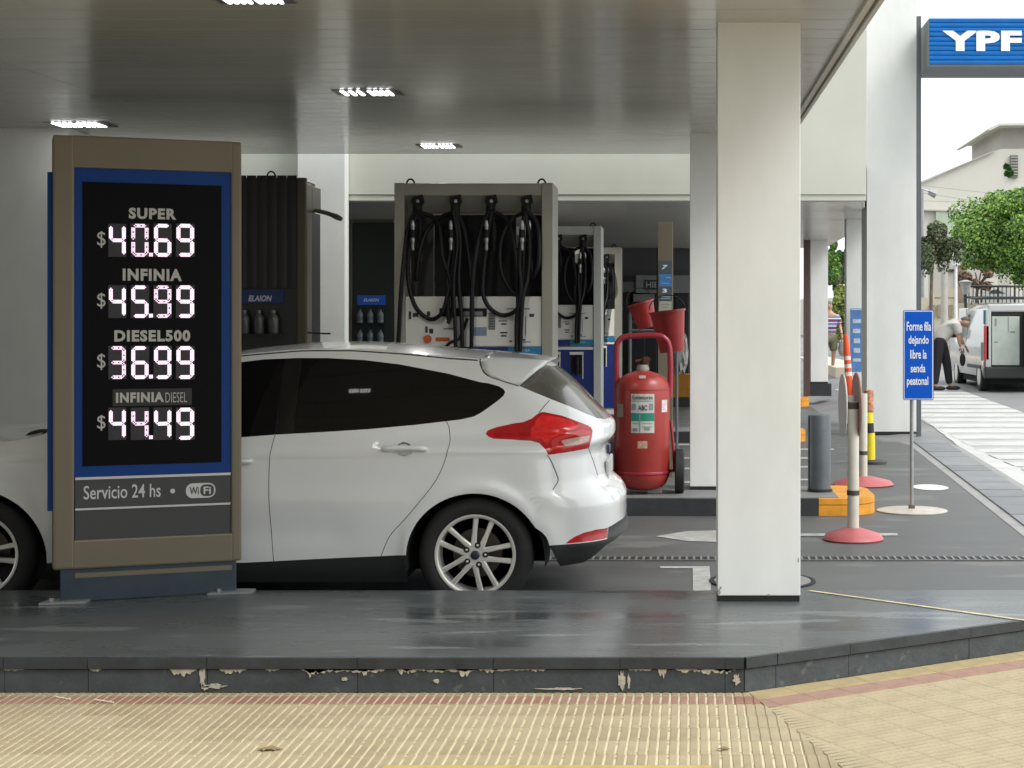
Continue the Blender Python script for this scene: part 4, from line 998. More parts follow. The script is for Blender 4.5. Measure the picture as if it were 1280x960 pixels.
    # nozzle pockets with hung nozzles
    for k, a in enumerate((520, 556, 604, 646)):
        MB().box((lx(a) - .07, .006, lz(496)), (lx(a) + .07, .0155, lz(462))).build('nozzle_pocket', pump_dark, o, **L)
        b = MB(); b.box((lx(a) - .085, .0, lz(461)), (lx(a) + .085, .0155, lz(456))); b.box((lx(a) + .071, .002, lz(505)), (lx(a) + .083, .0155, lz(461))); b.build('pocket_frame', pump_white, o, **L)
        nz = MB(); nz.tube([(lx(a), -.07, lz(470)), (lx(a), -.03, lz(465)), (lx(a) + .01, -.03, lz(485)), (lx(a) + .0, -.02, lz(500))], [.02, .026, .022, .014], 8); nz.build('nozzle', pump_dark, o, local=True, smooth=True)
    # hoses: each hanger holds a swivel, breakaway fittings and hanging loops
    hx = (519, 567, 612, 657); rnd = random.Random(3)
    for k, a in enumerate(hx):
        tip = 1 if k > 1 else -1
        hb = MB().prism([(lx(a - 7), lz(250)), (lx(a - 5), lz(244)), (lx(a + 7), lz(241)), (lx(a + 8), lz(250)), (lx(a + 4), lz(256)), (lx(a - 4), lz(256))], 1, -.02, .06).build('hose_bracket', pump_dark, o, **L)
        MB().lathe([(.014, -.025), (.014, -.018)], 12, (lx(a + 1.5), 0, lz(249.5)), axis=1).build('bracket_bolt', steel, o, **L)
        MB().lathe([(.035, lz(272)), (.042, lz(264)), (.040, lz(252))], 12, (lx(a), .015, 0)).build('swivel', pump_dark, o, local=True, smooth=True)
        for q in (-1, 1):
            xx_ = a + q * 3.2
            MB().lathe([(.013, lz(312)), (.018, lz(309)), (.014, lz(303)), (.021, lz(301)), (.021, lz(297)), (.013, lz(294)), (.018, lz(290)), (.018, lz(283)), (.022, lz(281)), (.012, lz(274))], 10, (lx(xx_ + q), -.03 + .02 * q, 0)).build('breakaway_coupling', steel if (k + (q > 0)) % 2 == 0 or q < 0 else pump_dark, o, local=True, smooth=True)
            MB().lathe([(.026, lz(296)), (.026, lz(286))], 10, (lx(xx_ + q), -.03 + .02 * q, 0)).build('coupling_sleeve', pump_dark, o, local=True, smooth=True)
    def hose(pts, y=-.045, r=.0185):
        n_ = len(pts); P3 = [(lx(p[0]), y + .025 * math.sin(i * 1.7), lz(p[1])) for i, p in enumerate(pts)]
        MB().tube(smooth_curve(P3, 5), r, 8).build('hose', hose_m, o, local=True, smooth=True)
    hose([(518, 262), (508, 285), (504, 320), (500, 370), (496, 430), (492, 470)])
    hose([(521, 262), (512, 290), (509, 330), (511, 360), (519, 385), (536, 399), (551, 392), (558, 372), (565, 330), (566, 300)])
    hose([(522, 264), (540, 270), (549, 285), (553, 320), (562, 350), (565, 385), (560, 404)], -.06, .018)
    hose([(564, 264), (545, 272), (530, 290), (522, 320), (518, 350), (519, 310)], -.02)
    hose([(567, 262), (563, 300), (558, 340), (560, 400)], -.03, .02)
    hose([(569, 264), (574, 300), (573, 350), (577, 400), (577, 440)], -.05)
    hose([(570, 264), (580, 290), (588, 340), (590, 380), (588, 440)], -.03)
    hose([(611, 262), (601, 285), (594, 320), (590, 370), (589, 440)], -.06)
    hose([(614, 262), (608, 300), (604, 340), (604, 368), (612, 385), (628, 394), (645, 388), (652, 370), (654, 330), (655, 300)])
    hose([(615, 262), (632, 272), (640, 290), (646, 330), (647, 380), (645, 440)], -.03, .018)
    hose([(655, 264), (640, 272), (627, 295), (625, 330), (633, 355), (645, 368), (652, 360)], -.02)
    hose([(658, 262), (652, 285), (650, 330), (652, 360), (646, 400), (646, 440)], -.06)
    hose([(660, 264), (670, 275), (674, 300), (673, 330), (665, 345), (662, 320)], -.03)
    hose([(566, 262), (571, 300), (567, 350), (569, 402), (569, 440)], -.07, .016)
    hose([(656, 262), (662, 300), (660, 345), (654, 372), (650, 440)], -.05)
    hose([(584, 398), (578, 412), (573, 424), (562, 429), (552, 440)], -.05, .014)
    return o
p1 = make_pump('fuel_pump', 'largest fuel pump with four bunches of black hoses directly above the car roof', DI + .62, 691)
P2D, P3D = 21.9 - 2.2, 25.2
def move_pump(D, xr, label):
    o = copy_tree(p1); o.location = (X(xr, D) - (691 - 490) / 148.0 / 2, D, .144); o['label'] = label; return o
o_p2 = move_pump(P2D + .05, 751.5, 'second fuel pump with a header coloured as lit and deep blue lower panel, behind the first')
move_pump(P3D, 776, 'smallest fuel pump farthest back, showing only its right post and hoses')
lit_frame = mat('pump_frame_lit', (.56, .57, .54), .45, metal=.1, var=.06, vscale=3)  # lit copy of the pump frame, brightness put into the colour
for k_ in kids(o_p2):
    if k_.name.startswith(('side_post', 'top_beam')): k_.material_slots[0].link = 'OBJECT'; k_.material_slots[0].material = lit_frame
for (D, l) in ((P2D - .35, 'low dark island kerb under the second pump'), (P3D - .35, 'low dark island kerb under the farthest pump')):
    o = thing('pump_island', l, 'kerb island', (-3, D, 0)); MB().box((-5.8, D, .002), (X(776, D + .4) + .1, D + 1.2, .142)).build('kerb', isl_dark, o)
# ------------------------------------------------------------------ oil display cabinets
cab_m = mat('cabinet_brown', (.006, .0055, .0045), .6, var=.2, vscale=4)
cab_side = mat('cabinet_side', (.13, .12, .09), .35, metal=.3, var=.1)
cab_green = mat('cabinet_green', (.022, .028, .024), .4, var=.1)
eb = mat('elaion_blue', (.008, .04, .22), .35)
etx = mat('elaion_text', (.40, .42, .45), .5)
DC1 = 13.0
o1 = thing('oil_cabinet', 'dark brown ribbed oil display cabinet right beside the price totem', 'cabinet', (X(340, DC1), DC1 + .3, 0))
xl, xr = X(232, DC1), X(371.5, DC1); zt1 = Z(219, DC1)
MB().box((xl, DC1 + .02, .1), (xr, DC1 + .62, zt1 - .02)).build('body', cab_m, o1)
k = xl
i = 0
while k < xr - .02:
    n = 5; w_ = .078
    pts = [(k, DC1 + .02)] + [(k + w_ * t, DC1 + .02 - .006 * math.sin(math.pi * t)) for t in np.linspace(.1, .9, n)] + [(k + w_, DC1 + .02)]
    MB().prism(pts, 2, Z(360, DC1), zt1 + .0).build('rib', cab_m, o1); k += w_ + .004
MB().box((xl, DC1 - .005, .1), (xr, DC1 + .019, Z(361, DC1))).build('lower_front', mat('cabinet_black', (.012, .012, .011), .3), o1)
MB().bbox((xr + .001, DC1 - .01, .1), (xr + .075, DC1 + .04, zt1 - .02), .01).build('front_post', mat('cabinet_post', (.06, .05, .035), .45, metal=.3), o1)
MB().bbox((xr + .02, DC1 + .05, .1), (xr + .05, DC1 + .30, zt1 - .05), .005).build('side_panel', cab_side, o1)
MB().box((xr + .022, DC1 + .31, .1), (xr + .045, DC1 + .62, Z(262, DC1))).build('side_recess', black_trim, o1)
MB().bbox((xr + .022, DC1 + .31, Z(260, DC1)), (xr + .05, DC1 + .62, zt1 - .06), .004).build('side_panel', cab_side, o1)
lx_ = X(335, DC1); MB().tube([(lx_ + .035 * math.cos(t), DC1 + .1, zt1 - .01 + .05 * math.sin(t)) for t in np.linspace(0, math.pi, 9)], .007, 6).build('lifting_eye', cab_m, o1)
MB().tube(smooth_curve([P(393, 263, DC1 + .35), P(407, 266, DC1 + .33), P(418, 270, DC1 + .3), P(427, 274, DC1 + .28)], 4), [.014, .016, .018, .018, .018, .018, .018, .02, .022, .024, .022, .02, .016], 8).build('awning_arm', cab_side, o1, smooth=True)
MB().tube([P(379, 415.5, DC1 + .1), P(405, 417, DC1 + .1), P(413, 417, DC1 + .1)], .008, 6).build('tool_rail', black_trim, o1)
MB().box((xl, DC1 - .018, Z(379, DC1)), (X(355, DC1), DC1 - .006, Z(362, DC1))).build('brand_panel', mat('elaion_blue_dim', (.006, .018, .075), .3), o1)  # brand blue darkened, the dimness is in the colour
lettering('lettering', 'ELAION', etx, o1, X(341, DC1) - X(311.5, DC1), .048, TM((X(326, DC1) - o1.location.x, DC1 - .0195 - o1.location.y, Z(373, DC1))), bold=.03, shear=.25, depth=0)
DC2 = 18.4
o2 = thing('oil_cabinet', 'narrow dark green oil display cabinet standing left of the largest pump', 'cabinet', (X(463, DC2), DC2 + .2, 0))
xa, xb = X(435, DC2), X(492, DC2); ztc = Z(274, DC2)
MB().box((xa + .05, DC2 + .03, .1), (xb, DC2 + .5, ztc - .03)).build('body', cab_green, o2)
MB().bbox((xa, DC2, .1), (xa + .045, DC2 + .5, ztc), .004).build('side_frame', tan_metal, o2)
MB().bbox((xa + .05, DC2 + .002, ztc - .035), (xb, DC2 + .5, ztc), .004).build('top_frame', cab_side, o2)
MB().box((X(446.5, DC2), DC2 + .012, Z(381, DC2)), (X(481.5, DC2), DC2 + .029, Z(369, DC2))).build('brand_panel', mat('elaion_blue_lit', (.012, .075, .36), .35, emit=.10), o2)  # brighter copy of the brand blue with added glow, no lamp behind
lettering('lettering', 'ELAION', mat('white_print', (.7, .72, .75), .5), o2, X(473.5, DC2) - X(454, DC2), .035, TM((X(464, DC2) - o2.location.x, DC2 + .010 - o2.location.y, Z(375, DC2))), bold=.03, shear=.25, depth=0)
MB().box((X(446.5, DC2), DC2 + .020, Z(445, DC2)), (X(481.5, DC2), DC2 + .029, Z(382, DC2))).build('display_recess', mat('recess_teal', (.012, .022, .028), .4), o2)
def bottle(x, D, z, hgt, wd, label, m=None):
    o = thing('oil_bottle', label, 'bottle', (x, D, z), group='oil bottles in the display cabinets')
    prof = [(wd*.45, 0), (wd*.5, hgt*.05), (wd*.5, hgt*.62), (wd*.40, hgt*.74), (wd*.22, hgt*.84), (wd*.20, hgt*.88)]
    b = MB(); b.lathe(prof, 12, (x, D, z)); b.build('body', m or mat('bottle_grey', (.20, .22, .23), .35, var=.3, vscale=20), o, smooth=True)
    MB().lathe([(wd*.22, hgt*.88), (wd*.22, hgt)], 10, (x, D, z)).build('cap', mat('bottle_cap', (.08, .10, .12), .4), o)
    if m is None: MB().lathe([(wd*.505, hgt*.2), (wd*.505, hgt*.5)], 12, (x, D, z), cap=False).build('sticker', mat('bottle_sticker', (.10, .14, .17), .4, var=.3, vscale=30), o, smooth=True)
for r, (yy, nm) in enumerate(((403.5, 'upper'), (429, 'lower'))):
    sh = MB().box((X(446.5, DC2), DC2 - .10, Z(yy + 1.4, DC2)), (X(481.5, DC2), DC2 + .019, Z(yy + .1, DC2))).build('shelf', cab_m, o2)
    for k, xx_ in enumerate((451, 463.7, 476.3)): bottle(X(xx_, DC2), DC2 - .045, Z(yy, DC2), .155, .075, f'{("left","middle","right")[k]} oil bottle on the {nm} shelf of the dark green cabinet')
MB().box((X(240, DC1), DC1 - .11, Z(419, DC1)), (X(355, DC1), DC1 - .006, Z(417.3, DC1))).build('shelf', cab_m, o1)
dimb = mat('bottle_dim', (.04, .042, .042), .4, var=.4, vscale=20)  # bottle colour darkened to look dim inside the cabinet
for k, xx_ in enumerate((308, 326, 344)): bottle(X(xx_, DC1), DC1 - .06, Z(417, DC1), .19, .085, f'{("left","middle","right")[k]} dim bottle in the brown ribbed cabinet beside the totem', dimb)
# ------------------------------------------------------------------ wheeled extinguisher
DE = DI + .42; se_ = F / DE
rd_m = mat('red_enamel', (.32, .030, .024), .40, coat=.15, var=.22, vscale=4, bump=.04, bscale=30)
rd_d = mat('red_pipe', (.30, .018, .035), .35, coat=.3, var=.1)
ex = thing('wheeled_extinguisher', 'big red wheeled fire extinguisher standing on the island behind the car tail', 'fire extinguisher', (X(804, DE), DE, .144))
cx, Rr = X(803.5, DE), 33.5 / se_
prof = [(.02, Z(613, DE)), (Rr*.55, Z(611, DE)), (Rr*.85, Z(605, DE)), (Rr, Z(594, DE)), (Rr, Z(487, DE)), (Rr*.97, Z(480, DE)), (Rr*.86, Z(473, DE)), (Rr*.62, Z(467.5, DE)), (Rr*.30, Z(464, DE)), (.05, Z(463, DE))]
MB().lathe(prof, 40, (cx, DE, 0)).build('cylinder', rd_m, ex, smooth=True)
MB().lathe([(Rr+.004, Z(591.5, DE)), (Rr+.010, Z(590.5, DE)), (Rr+.010, Z(588.5, DE)), (Rr+.004, Z(587.5, DE))], 40, (cx, DE, 0), cap=False).build('lower_hoop', rd_d, ex, smooth=True)
MB().lathe([(Rr+.0015, Z(487, DE)), (Rr+.003, Z(486, DE)), (Rr+.0015, Z(485, DE))], 40, (cx, DE, 0), cap=False).build('weld_seam', rd_m, ex, smooth=True)
MB().lathe([(.05, Z(464, DE)), (.055, Z(461, DE)), (.045, Z(456, DE))], 16, (cx, DE, 0)).build('neck_ring', mat('neck_grey', (.30, .27, .25), .5, var=.2, vscale=20), ex, smooth=True)
b = MB(); b.lathe([(.032, Z(456.5, DE)), (.030, Z(448, DE)), (.015, Z(446, DE))], 10, (cx + .02, DE, 0)); b.tube([(cx - .06, DE, Z(452, DE)), (cx + .05, DE, Z(448, DE))], .014, 8); b.lathe([(.03, -.02), (.03, .02)], 10, (cx + .035, DE - .02, Z(450, DE)), axis=1)
b.build('valve', mat('brass_dark', (.13, .06, .035), .45, metal=.6, var=.3, vscale=30), ex, smooth=True)
fp = [P(771, 600, DE + .02), P(771, 520, DE + .02), P(771, 440, DE + .02), P(773, 427, DE + .02), P(781, 421, DE + .02), P(800, 419.5, DE + .02), P(822, 419.5, DE + .02), P(832, 424, DE + .02), P(837, 436, DE + .02), P(838, 470, DE + .02), P(836.5, 497, DE + .02)]
MB().tube(smooth_curve(fp, 4), .024, 10).build('handle_frame', rd_d, ex, smooth=True)
def sticker(nm, x0, y0, x1, y1, m, off=.001):
    a0, a1 = [math.asin(max(-1, min(1, (X(q, DE) - cx) / Rr))) for q in (x0, x1)]; n = 8; z0, z1 = Z(y1, DE), Z(y0, DE); vs = []
    for t in np.linspace(a0, a1, n): x_, y_ = cx + (Rr + off) * math.sin(t), DE - (Rr + off) * math.cos(t); vs += [(x_, y_, z0), (x_, y_, z1)]
    MB().add(vs, [(2*i, 2*i+2, 2*i+3, 2*i+1) for i in range(n-1)]).build(nm, m, ex, smooth=True)
stw = mat('label_white', (.50, .51, .47), .45, var=.12, vscale=30)
sticker('label', 790, 491, 818.5, 539, stw)
sticker('label_green_band', 790.2, 514.5, 818.3, 524.5, mat('label_green', (.02, .20, .15), .45), .002)
for (a_, b_, c_, d_) in ((791, 499.5, 817, 500.3), (791, 503, 796, 511), (812, 503, 817, 511), (792, 527, 800, 528), (803, 527, 816, 528), (803, 531, 816, 532), (792, 533, 798, 537), (800, 516, 801.5, 538), (806, 531, 813, 536)):
    sticker('label_print', a_, b_, c_, d_, print_g, .0025)
lettering('label_lettering', 'Extintores', print_m, ex, 25 / se_, 5 / se_, TM((X(804.3, DE) - ex.location.x, -(Rr + .006), Z(495.2, DE) - .144)), bold=.02, depth=0)
lettering('label_lettering', 'ABC', print_m, ex, 11 / se_, 6.5 / se_, TM((X(804.3, DE) - ex.location.x, -(Rr + .006), Z(508, DE) - .144)), bold=.02, depth=0)
sticker('side_label', 827.5, 499, 834, 514, mat('label_pale', (.6, .55, .55), .5, var=.3, vscale=40))
sticker('side_label', 772, 504, 780, 520, mat('label_old', (.30, .27, .20), .6))
sticker('number_sticker', 798, 549, 810, 558, mat('label_faded', (.42, .28, .18), .6, var=.3, vscale=50))
sticker('top_sticker', 799, 468.4, 808.5, 472, stw, -Rr * .12)
for sgn in (-1, 1):
    wx = cx + sgn * (Rr + .085); wz = .144 + .185; yw_ = DE + .02
    MB().lathe([(.05, -.035), (.17, -.04), (.185, -.03), (.187, 0), (.185, .03), (.17, .04), (.05, .035)], 32, (wx, yw_, wz), axis=0, cap=True).build('wheel', tyre_m, ex, smooth=True)
MB().tube([(cx - Rr - .1, DE + .02, .33), (cx + Rr + .1, DE + .02, .33)], .014, 8).build('axle', rd_d, ex)
MB().tube(smooth_curve([(cx + Rr + .01, DE, .75), (cx + Rr + .03, DE + .01, .55), (cx + Rr + .04, DE + .02, .33)], 4), .012, 8).build('axle_strut', rd_d, ex)
# stone wedge under the cylinder
MB().bbox((X(808, DE), DE - .05, .145), (X(828, DE), DE + .1, .20), .012).build('concrete_wedge', mat('rough_concrete', (.34, .34, .33), .9, var=.4, vscale=40, bump=.6, bscale=60)).name = 'concrete_wedge'
tag(bpy.data.objects['concrete_wedge'], 'small speckled concrete wedge under the bottom of the red extinguisher', 'wedge')
# ------------------------------------------------------------------ numbered post and red sand buckets
DT = 16.4
tot = thing('pump_number_post', 'slim tan post with a blue and grey number strip between the pumps', 'post', (X(831, DT), DT, 0))
MB().bbox((X(822.5, DT), DT, .0), (X(841, DT), DT + .16, Z(278, DT)), .004).build('post', tan_metal, tot)
MB().box((X(820.5, DT), DT + .02, .0), (X(822.3, DT), DT + .18, Z(310, DT))).build('dark_edge', black_trim, tot)
g1 = mat('strip_slate', (.06, .09, .11), .4)
for (y0, y1, m_, nm) in ((326, 341.5, g1, 'number_plate'), (342.5, 358, mat('strip_blue', (.05, .18, .42), .4, var=.2, vscale=20), 'blue_plate'), (359.5, 367.5, g1, 'number_plate'), (368.2, 375.5, g1, 'number_plate'), (376.5, 394, mat('strip_cream', (.33, .33, .27), .5, var=.1, vscale=20), 'cream_notice')):
    MB().box((X(824, DT), DT - .006, Z(y1, DT)), (X(839.5, DT), DT - .001, Z(y0, DT))).build(nm, m_, tot)
wp = mat('white_print', (.7, .72, .75), .5)
lettering('number', '7', wp, tot, 8 / 122, 5.5 / 122, TM((0, -.0075, Z(334, DT))), bold=.04, shear=.3, depth=0)
lettering('number', '3', wp, tot, 5.5 / 122, 5 / 122, TM((0, -.0075, Z(363.3, DT))), bold=.05, depth=0)
for (y, a_, c_) in ((347, 832, 839), (354, 827, 836), (371, 826, 838), (373.3, 826, 838), (380, 827, 837), (384, 827, 834), (388, 826, 836)): MB().box((X(a_, DT), DT - .0085, Z(y + .5, DT)), (X(c_, DT), DT - .0065, Z(y - .4, DT))).build('printed_line', print_g if y > 376 else mat('pale_print2', (.30, .36, .42), .5), tot)
DBk = 15.3
def bucket(label, cx_, cy_, w_, h_, tilt, D):
    o = thing('sand_bucket', label, 'bucket', P(cx_, cy_, D), group='red fire sand buckets')
    s = F / D; r1, r0, hh = w_ / 2 / s, w_ * .34 / s, h_ / s
    M = Matrix.Rotation(R(tilt), 4, 'Y')
    b = MB(); b.lathe([(r0 * .05, -hh / 2), (r0, -hh / 2), (r1, hh / 2), (r1 + .008, hh / 2), (r1 + .008, hh / 2 - .02), (r1 - .002, hh / 2 - .02)], 28, cap=False); b.v = [tuple(M @ Vector(v)) for v in b.v]; b.build('shell', mat('bucket_red', (.30, .02, .02), .4, var=.2, vscale=6), o, local=True, smooth=True)
    b = MB(); b.lathe([(r1 * .98, hh / 2 - .01), (r0 * .95, -hh / 2 + .01), (.005, -hh / 2 + .01)], 28, cap=False); b.v = [tuple(M @ Vector(v)) for v in b.v]; b.build('inside', mat('bucket_dark', (.04, .01, .01), .7), o, local=True, smooth=True)
    pts = [M @ Vector((r1 * math.cos(t), 0, hh / 2 + .02 + .12 * math.sin(t))) for t in np.linspace(math.pi * .02, math.pi * .98, 12)]
    MB().tube(pts, .005, 6).build('bail_handle', black_trim, o, local=True)
bucket('left red sand bucket, tipped, hanging above the extinguisher handle', 805, 394, 33, 33, -16, DBk)
bucket('right larger red sand bucket beside the slim white column edge', 837, 414, 44, 52, -7, DBk - .7)
# bucket stand: a grey rail frame
st = thing('bucket_stand', 'thin grey rail stand carrying the red sand buckets', 'stand', (X(812, DBk), DBk + .2, 0))
b = MB()
for x_ in (787.5, 846): b.tube([P(x_, 392, DBk + .25), (X(x_, DBk + .25), DBk + .25, .01)], .014, 8)
b.tube([P(787, 413, DBk + .25), P(846, 413, DBk + .25)], .012, 8); b.tube([P(787, 391, DBk + .25), P(800, 391, DBk + .25)], .014, 8)
b.build('rail_frame', mat('rail_grey', (.10, .11, .11), .5), st)
for (x_, y_, D_) in ((804, 380, DBk), (837, 391, DBk - .7)): MB().tube([P(x_, y_ + 4, D_), P(x_, y_ + 2, DBk + .25)], .008, 6).build('hook', black_trim, st)
# ------------------------------------------------------------------ posts and bollards on the right
sg = mat('bollard_slate', (.085, .105, .115), .42, var=.15, vscale=6)
DB1 = DI + .55
bo = thing('steel_bollard', 'dark slate steel bollard on the yellow ended island beside the front column', 'bollard', (X(1024.5, DB1), DB1, .144))
MB().lathe([(.092, .146), (.092, Z(520, DB1)), (.088, Z(518.5, DB1)), (.001, Z(518.3, DB1))], 28, (X(1025, DB1), DB1, 0)).build('tube', sg, bo, smooth=True)
MB().box((X(1011, DB1), DB1 - .02, .147), (X(1013.5, DB1), DB1 + .1, Z(520, DB1))).build('edge_angle', mat('angle_dark', (.05, .06, .065), .5), bo)
MB().lathe([(.105, .145), (.105, .165), (.093, .168)], 28, (X(1025, DB1), DB1, 0)).build('foot', black_trim, bo, smooth=True)
cone_red = mat('base_red', (.40, .10, .105), .45, var=.12, vscale=8)
pvc = mat('pvc_white', (.55, .53, .45), .45, var=.08, vscale=7)
band_m = mat('rusty_band', (.06, .045, .035), .6)
def barrier_post(label, x, y, ptop, wpx, disc=True, orange_=True):
    q = G(x, y); s = F / q.y; o = thing('barrier_post', label, 'post', (q.x, q.y, 0), group='white barrier posts on red bases')
    b = MB(); b.lathe([(37 / s, .002), (38 / s, .012), (34 / s, .045), (12 / s, .085), (9 / s, .09)], 36, (q.x, q.y, 0)); b.build('base', cone_red, o, smooth=True)
    MB().lathe([(wpx / 2 / s, .09), (wpx / 2 / s, Z(ptop, q.y))], 20, (q.x, q.y, 0)).build('tube', pvc, o, smooth=True)
    zb_ = .09 + (Z(ptop, q.y) - .09) * .26
    MB().lathe([(wpx / 2 / s + .004, zb_), (wpx / 2 / s + .004, zb_ + .035)], 20, (q.x, q.y, 0), cap=False).build('band', band_m, o, smooth=True)
    return o, q, s
o, q, s = barrier_post('nearer white barrier post with two edge on discs and an orange top', 1066.5, 675, 502, 14.5)
MB().lathe([(6 / s, Z(502, q.y)), (6.2 / s, Z(494, q.y))], 16, (q.x - .02, q.y, 0)).build('collar', mat('collar_grey', (.35, .34, .32), .5), o, smooth=True)
MB().lathe([(7.6 / s, Z(511, q.y)), (7.6 / s, Z(502.5, q.y))], 20, (q.x, q.y, 0), cap=False).build('band', band_m, o, smooth=True)
oc = mat('cone_orange', (.75, .085, .02), .45); wc = mat('cone_white', (.70, .62, .55), .5)
zs = [494, 470, 465, 460, 455, 450, 445, 435, 430, 418]; rs = [3.2, 4.3, 4.4, 4.4, 4.4, 4.4, 4.3, 4.1, 3.6, 2.8]
for k in range(len(zs) - 1):
    xc_ = lambda yy: X(1062.5 - (494 - yy) * .075, q.y)
    b = MB(); b.tube([(xc_(zs[k]), q.y, Z(zs[k], q.y)), (xc_(zs[k+1]), q.y, Z(zs[k+1], q.y))], [rs[k] / s, rs[k+1] / s], 14); b.build('cone_section', wc if k in (1, 3, 5) else oc, o, smooth=True)
def disc(o, x, y, w_, h_, D, m, s):
    a = math.asin(min(1, w_ / h_)) - math.atan2(X(x, D), D); b = MB(); b.lathe([(h_ / 2 / s - .004, -.006), (h_ / 2 / s, 0), (h_ / 2 / s - .004, .006)], 36, axis=0)
    M = Matrix.Translation((X(x, D), D, Z(y, D))) @ Matrix.Rotation(a if m is not None else -a, 4, 'Z'); b.v = [tuple(M @ Vector(v)) for v in b.v]; b.build('disc', m, o, smooth=True)
disc(o, 1053.5, 506, 10, 78, q.y - .02, mat('disc_white', (.50, .50, .48), .45), s)
disc(o, 1070.5, 508, 13, 86, q.y + .12, mat('disc_rust', (.30, .16, .14), .5, var=.3, vscale=6), s)
o, q, s2 = barrier_post('farther white barrier post on a red base, right behind the nearer one', 1079, 606.5, 492, 10.5)
q3 = G(1089, 580, 0); s3 = F / q3.y
yb = thing('yellow_bollard', 'yellow and black banded flexible bollard with a torn top on a dark base', 'bollard', (q3.x, q3.y, 0))
MB().lathe([(15 / s3, .0), (15 / s3, .03), (9 / s3, .05), (7 / s3, .052)], 28, (q3.x + .04, q3.y, 0)).build('base', mat('rubber_base', (.05, .05, .052), .6), yb, smooth=True)
yl = mat('bollard_yellow', (.70, .58, .02), .4, var=.1)
for (ya, yb_2, m_) in ((576, 541, yl), (540.6, 529, black_trim), (528.6, 515, yl)):
    MB().lathe([(6.2 / s3, Z(ya, q3.y)), (5.8 / s3, Z(yb_2, q3.y))], 18, (q3.x + (575 - (ya + yb_2) / 2) * -.0006, q3.y, 0)).build('band', m_, yb, smooth=True)
b = MB(); b.lathe([(6 / s3, Z(515, q3.y)), (7 / s3, Z(511, q3.y)), (5.6 / s3, Z(503, q3.y)), (6.4 / s3, Z(495, q3.y)), (6 / s3, Z(488, q3.y)), (1 / s3, Z(487, q3.y))], 16, (q3.x - .025, q3.y, 0)); b.build('torn_cap', mat('torn_rust', (.45, .20, .12), .6, var=.6, vscale=25, bump=.5, bscale=40), yb, smooth=True)
# bright orange bin and bag on the far island (between extinguisher and column)
DO = 30.2
bx = thing('orange_crate', 'dull orange box on the far island seen right of the extinguisher handle', 'box', (X(851, DO), DO, .17))
MB().bbox((X(838, DO), DO + .1, .175), (X(868, DO), DO + .6, Z(468, DO)), .02).build('body', mat('crate_orange', (.42, .19, .02), .5, var=.2), bx)
MB().box((X(838, DO), DO + .09, Z(486, DO)), (X(868, DO), DO + .62, Z(484, DO))).build('lip', mat('crate_orange', (.5, .2, .02), .5), bx)
bg_ = thing('plastic_bag', 'crumpled shiny white bag on top of the orange box behind the buckets', 'bag', (X(852, DO), DO + .2, Z(468, DO)))
bm = bmesh.new(); bmesh.ops.create_icosphere(bm, subdivisions=3, radius=1)
for v in bm.verts:
    nz = 1 + .22 * math.sin(v.co.x * 9 + v.co.z * 7) * math.cos(v.co.y * 8) + random.uniform(-.07, .07); v.co = Vector((v.co.x * .15 * nz + X(850, DO), v.co.y * .12 * nz + DO + .28, (v.co.z * .42) * nz + Z(468, DO) + .42))
bm.verts.index_update(); b = MB(); b.add([v.co for v in bm.verts], [[v.index for v in f.verts] for f in bm.faces]); bm.free()
b.build('bag_skin', mat('bag_skin', (.50, .50, .48), .3, var=.5, vscale=6), bg_)
# ------------------------------------------------------------------ shop at the back of the station
DSH = 34.0
sh = thing('station_shop', 'dark station shop front far behind the pumps with an ice sign', 'shop', (-5, DSH, 0))
shw = mat('shop_wall', (.12, .12, .13), .6, var=.15, vscale=.5); shd = mat('shop_dark', (.030, .032, .04), .3, var=.2, vscale=1)
MB().box((-14, DSH + .3, 0), (X(868, DSH), DSH + 5, 3.2)).build('wall', shw, sh)
MB().box((-14, DSH + .10, Z(365, DSH)), (X(866, DSH), DSH + .29, Z(352, DSH))).build('sign_band', mat('shop_band', (.20, .20, .20), .5, var=.1), sh)
MB().box((-14, DSH + .08, Z(351.5, DSH)), (X(866, DSH), DSH + .29, Z(346, DSH))).build('soffit', shd, sh)
for k in range(9):
    x0_ = X(700 + 18 * k, DSH); MB().box((x0_, DSH + .2, .1), (x0_ + .27, DSH + .28, Z(366, DSH))).build('window_pane', shd, sh)
MB().box((X(795, DSH), DSH + .02, Z(366, DSH)), (X(862, DSH), DSH + .098, Z(344, DSH))).build('pale_panel', mat('pale_panel', (.30, .31, .32), .5), sh)
MB().box((X(805.5, DSH), DSH + .005, Z(362, DSH)), (X(824, DSH), DSH + .018, Z(350, DSH))).build('ice_sign_board', shd, sh)
lettering('lettering', 'HIE', mat('ice_text', (.5, .5, .5), .5), sh, X(822.5, DSH) - X(807.5, DSH), Z(352, DSH) - Z(359.5, DSH), TM((X(815, DSH) + 5, -.0, Z(355.8, DSH))), bold=.02, depth=0)
MB().box((X(792, DSH), DSH - .1, Z(377, DSH)), (X(818, DSH), DSH + .07, Z(368, DSH))).build('awning_box', mat('awning_grey', (.26, .26, .26), .5), sh)
fz = thing('ice_freezer', 'grey glass fronted ice freezer standing before the shop', 'freezer', (X(806, DSH - 1), DSH - 1, 0))
MB().bbox((X(788, DSH - 1), DSH - 1, .05), (X(822, DSH - 1), DSH - .3, Z(400, DSH - 1)), .02).build('body', mat('freezer_grey', (.10, .105, .11), .3), fz)
MB().box((X(791, DSH - 1), DSH - 1.012, .2), (X(805, DSH - 1), DSH - 1.002, Z(404, DSH - 1))).build('glass_door', shd, fz)
MB().box((X(807, DSH - 1), DSH - 1.012, .2), (X(820, DSH - 1), DSH - 1.002, Z(404, DSH - 1))).build('glass_door', shd, fz)
beam_m = mat('dark_beam', (.10, .095, .09), .5)
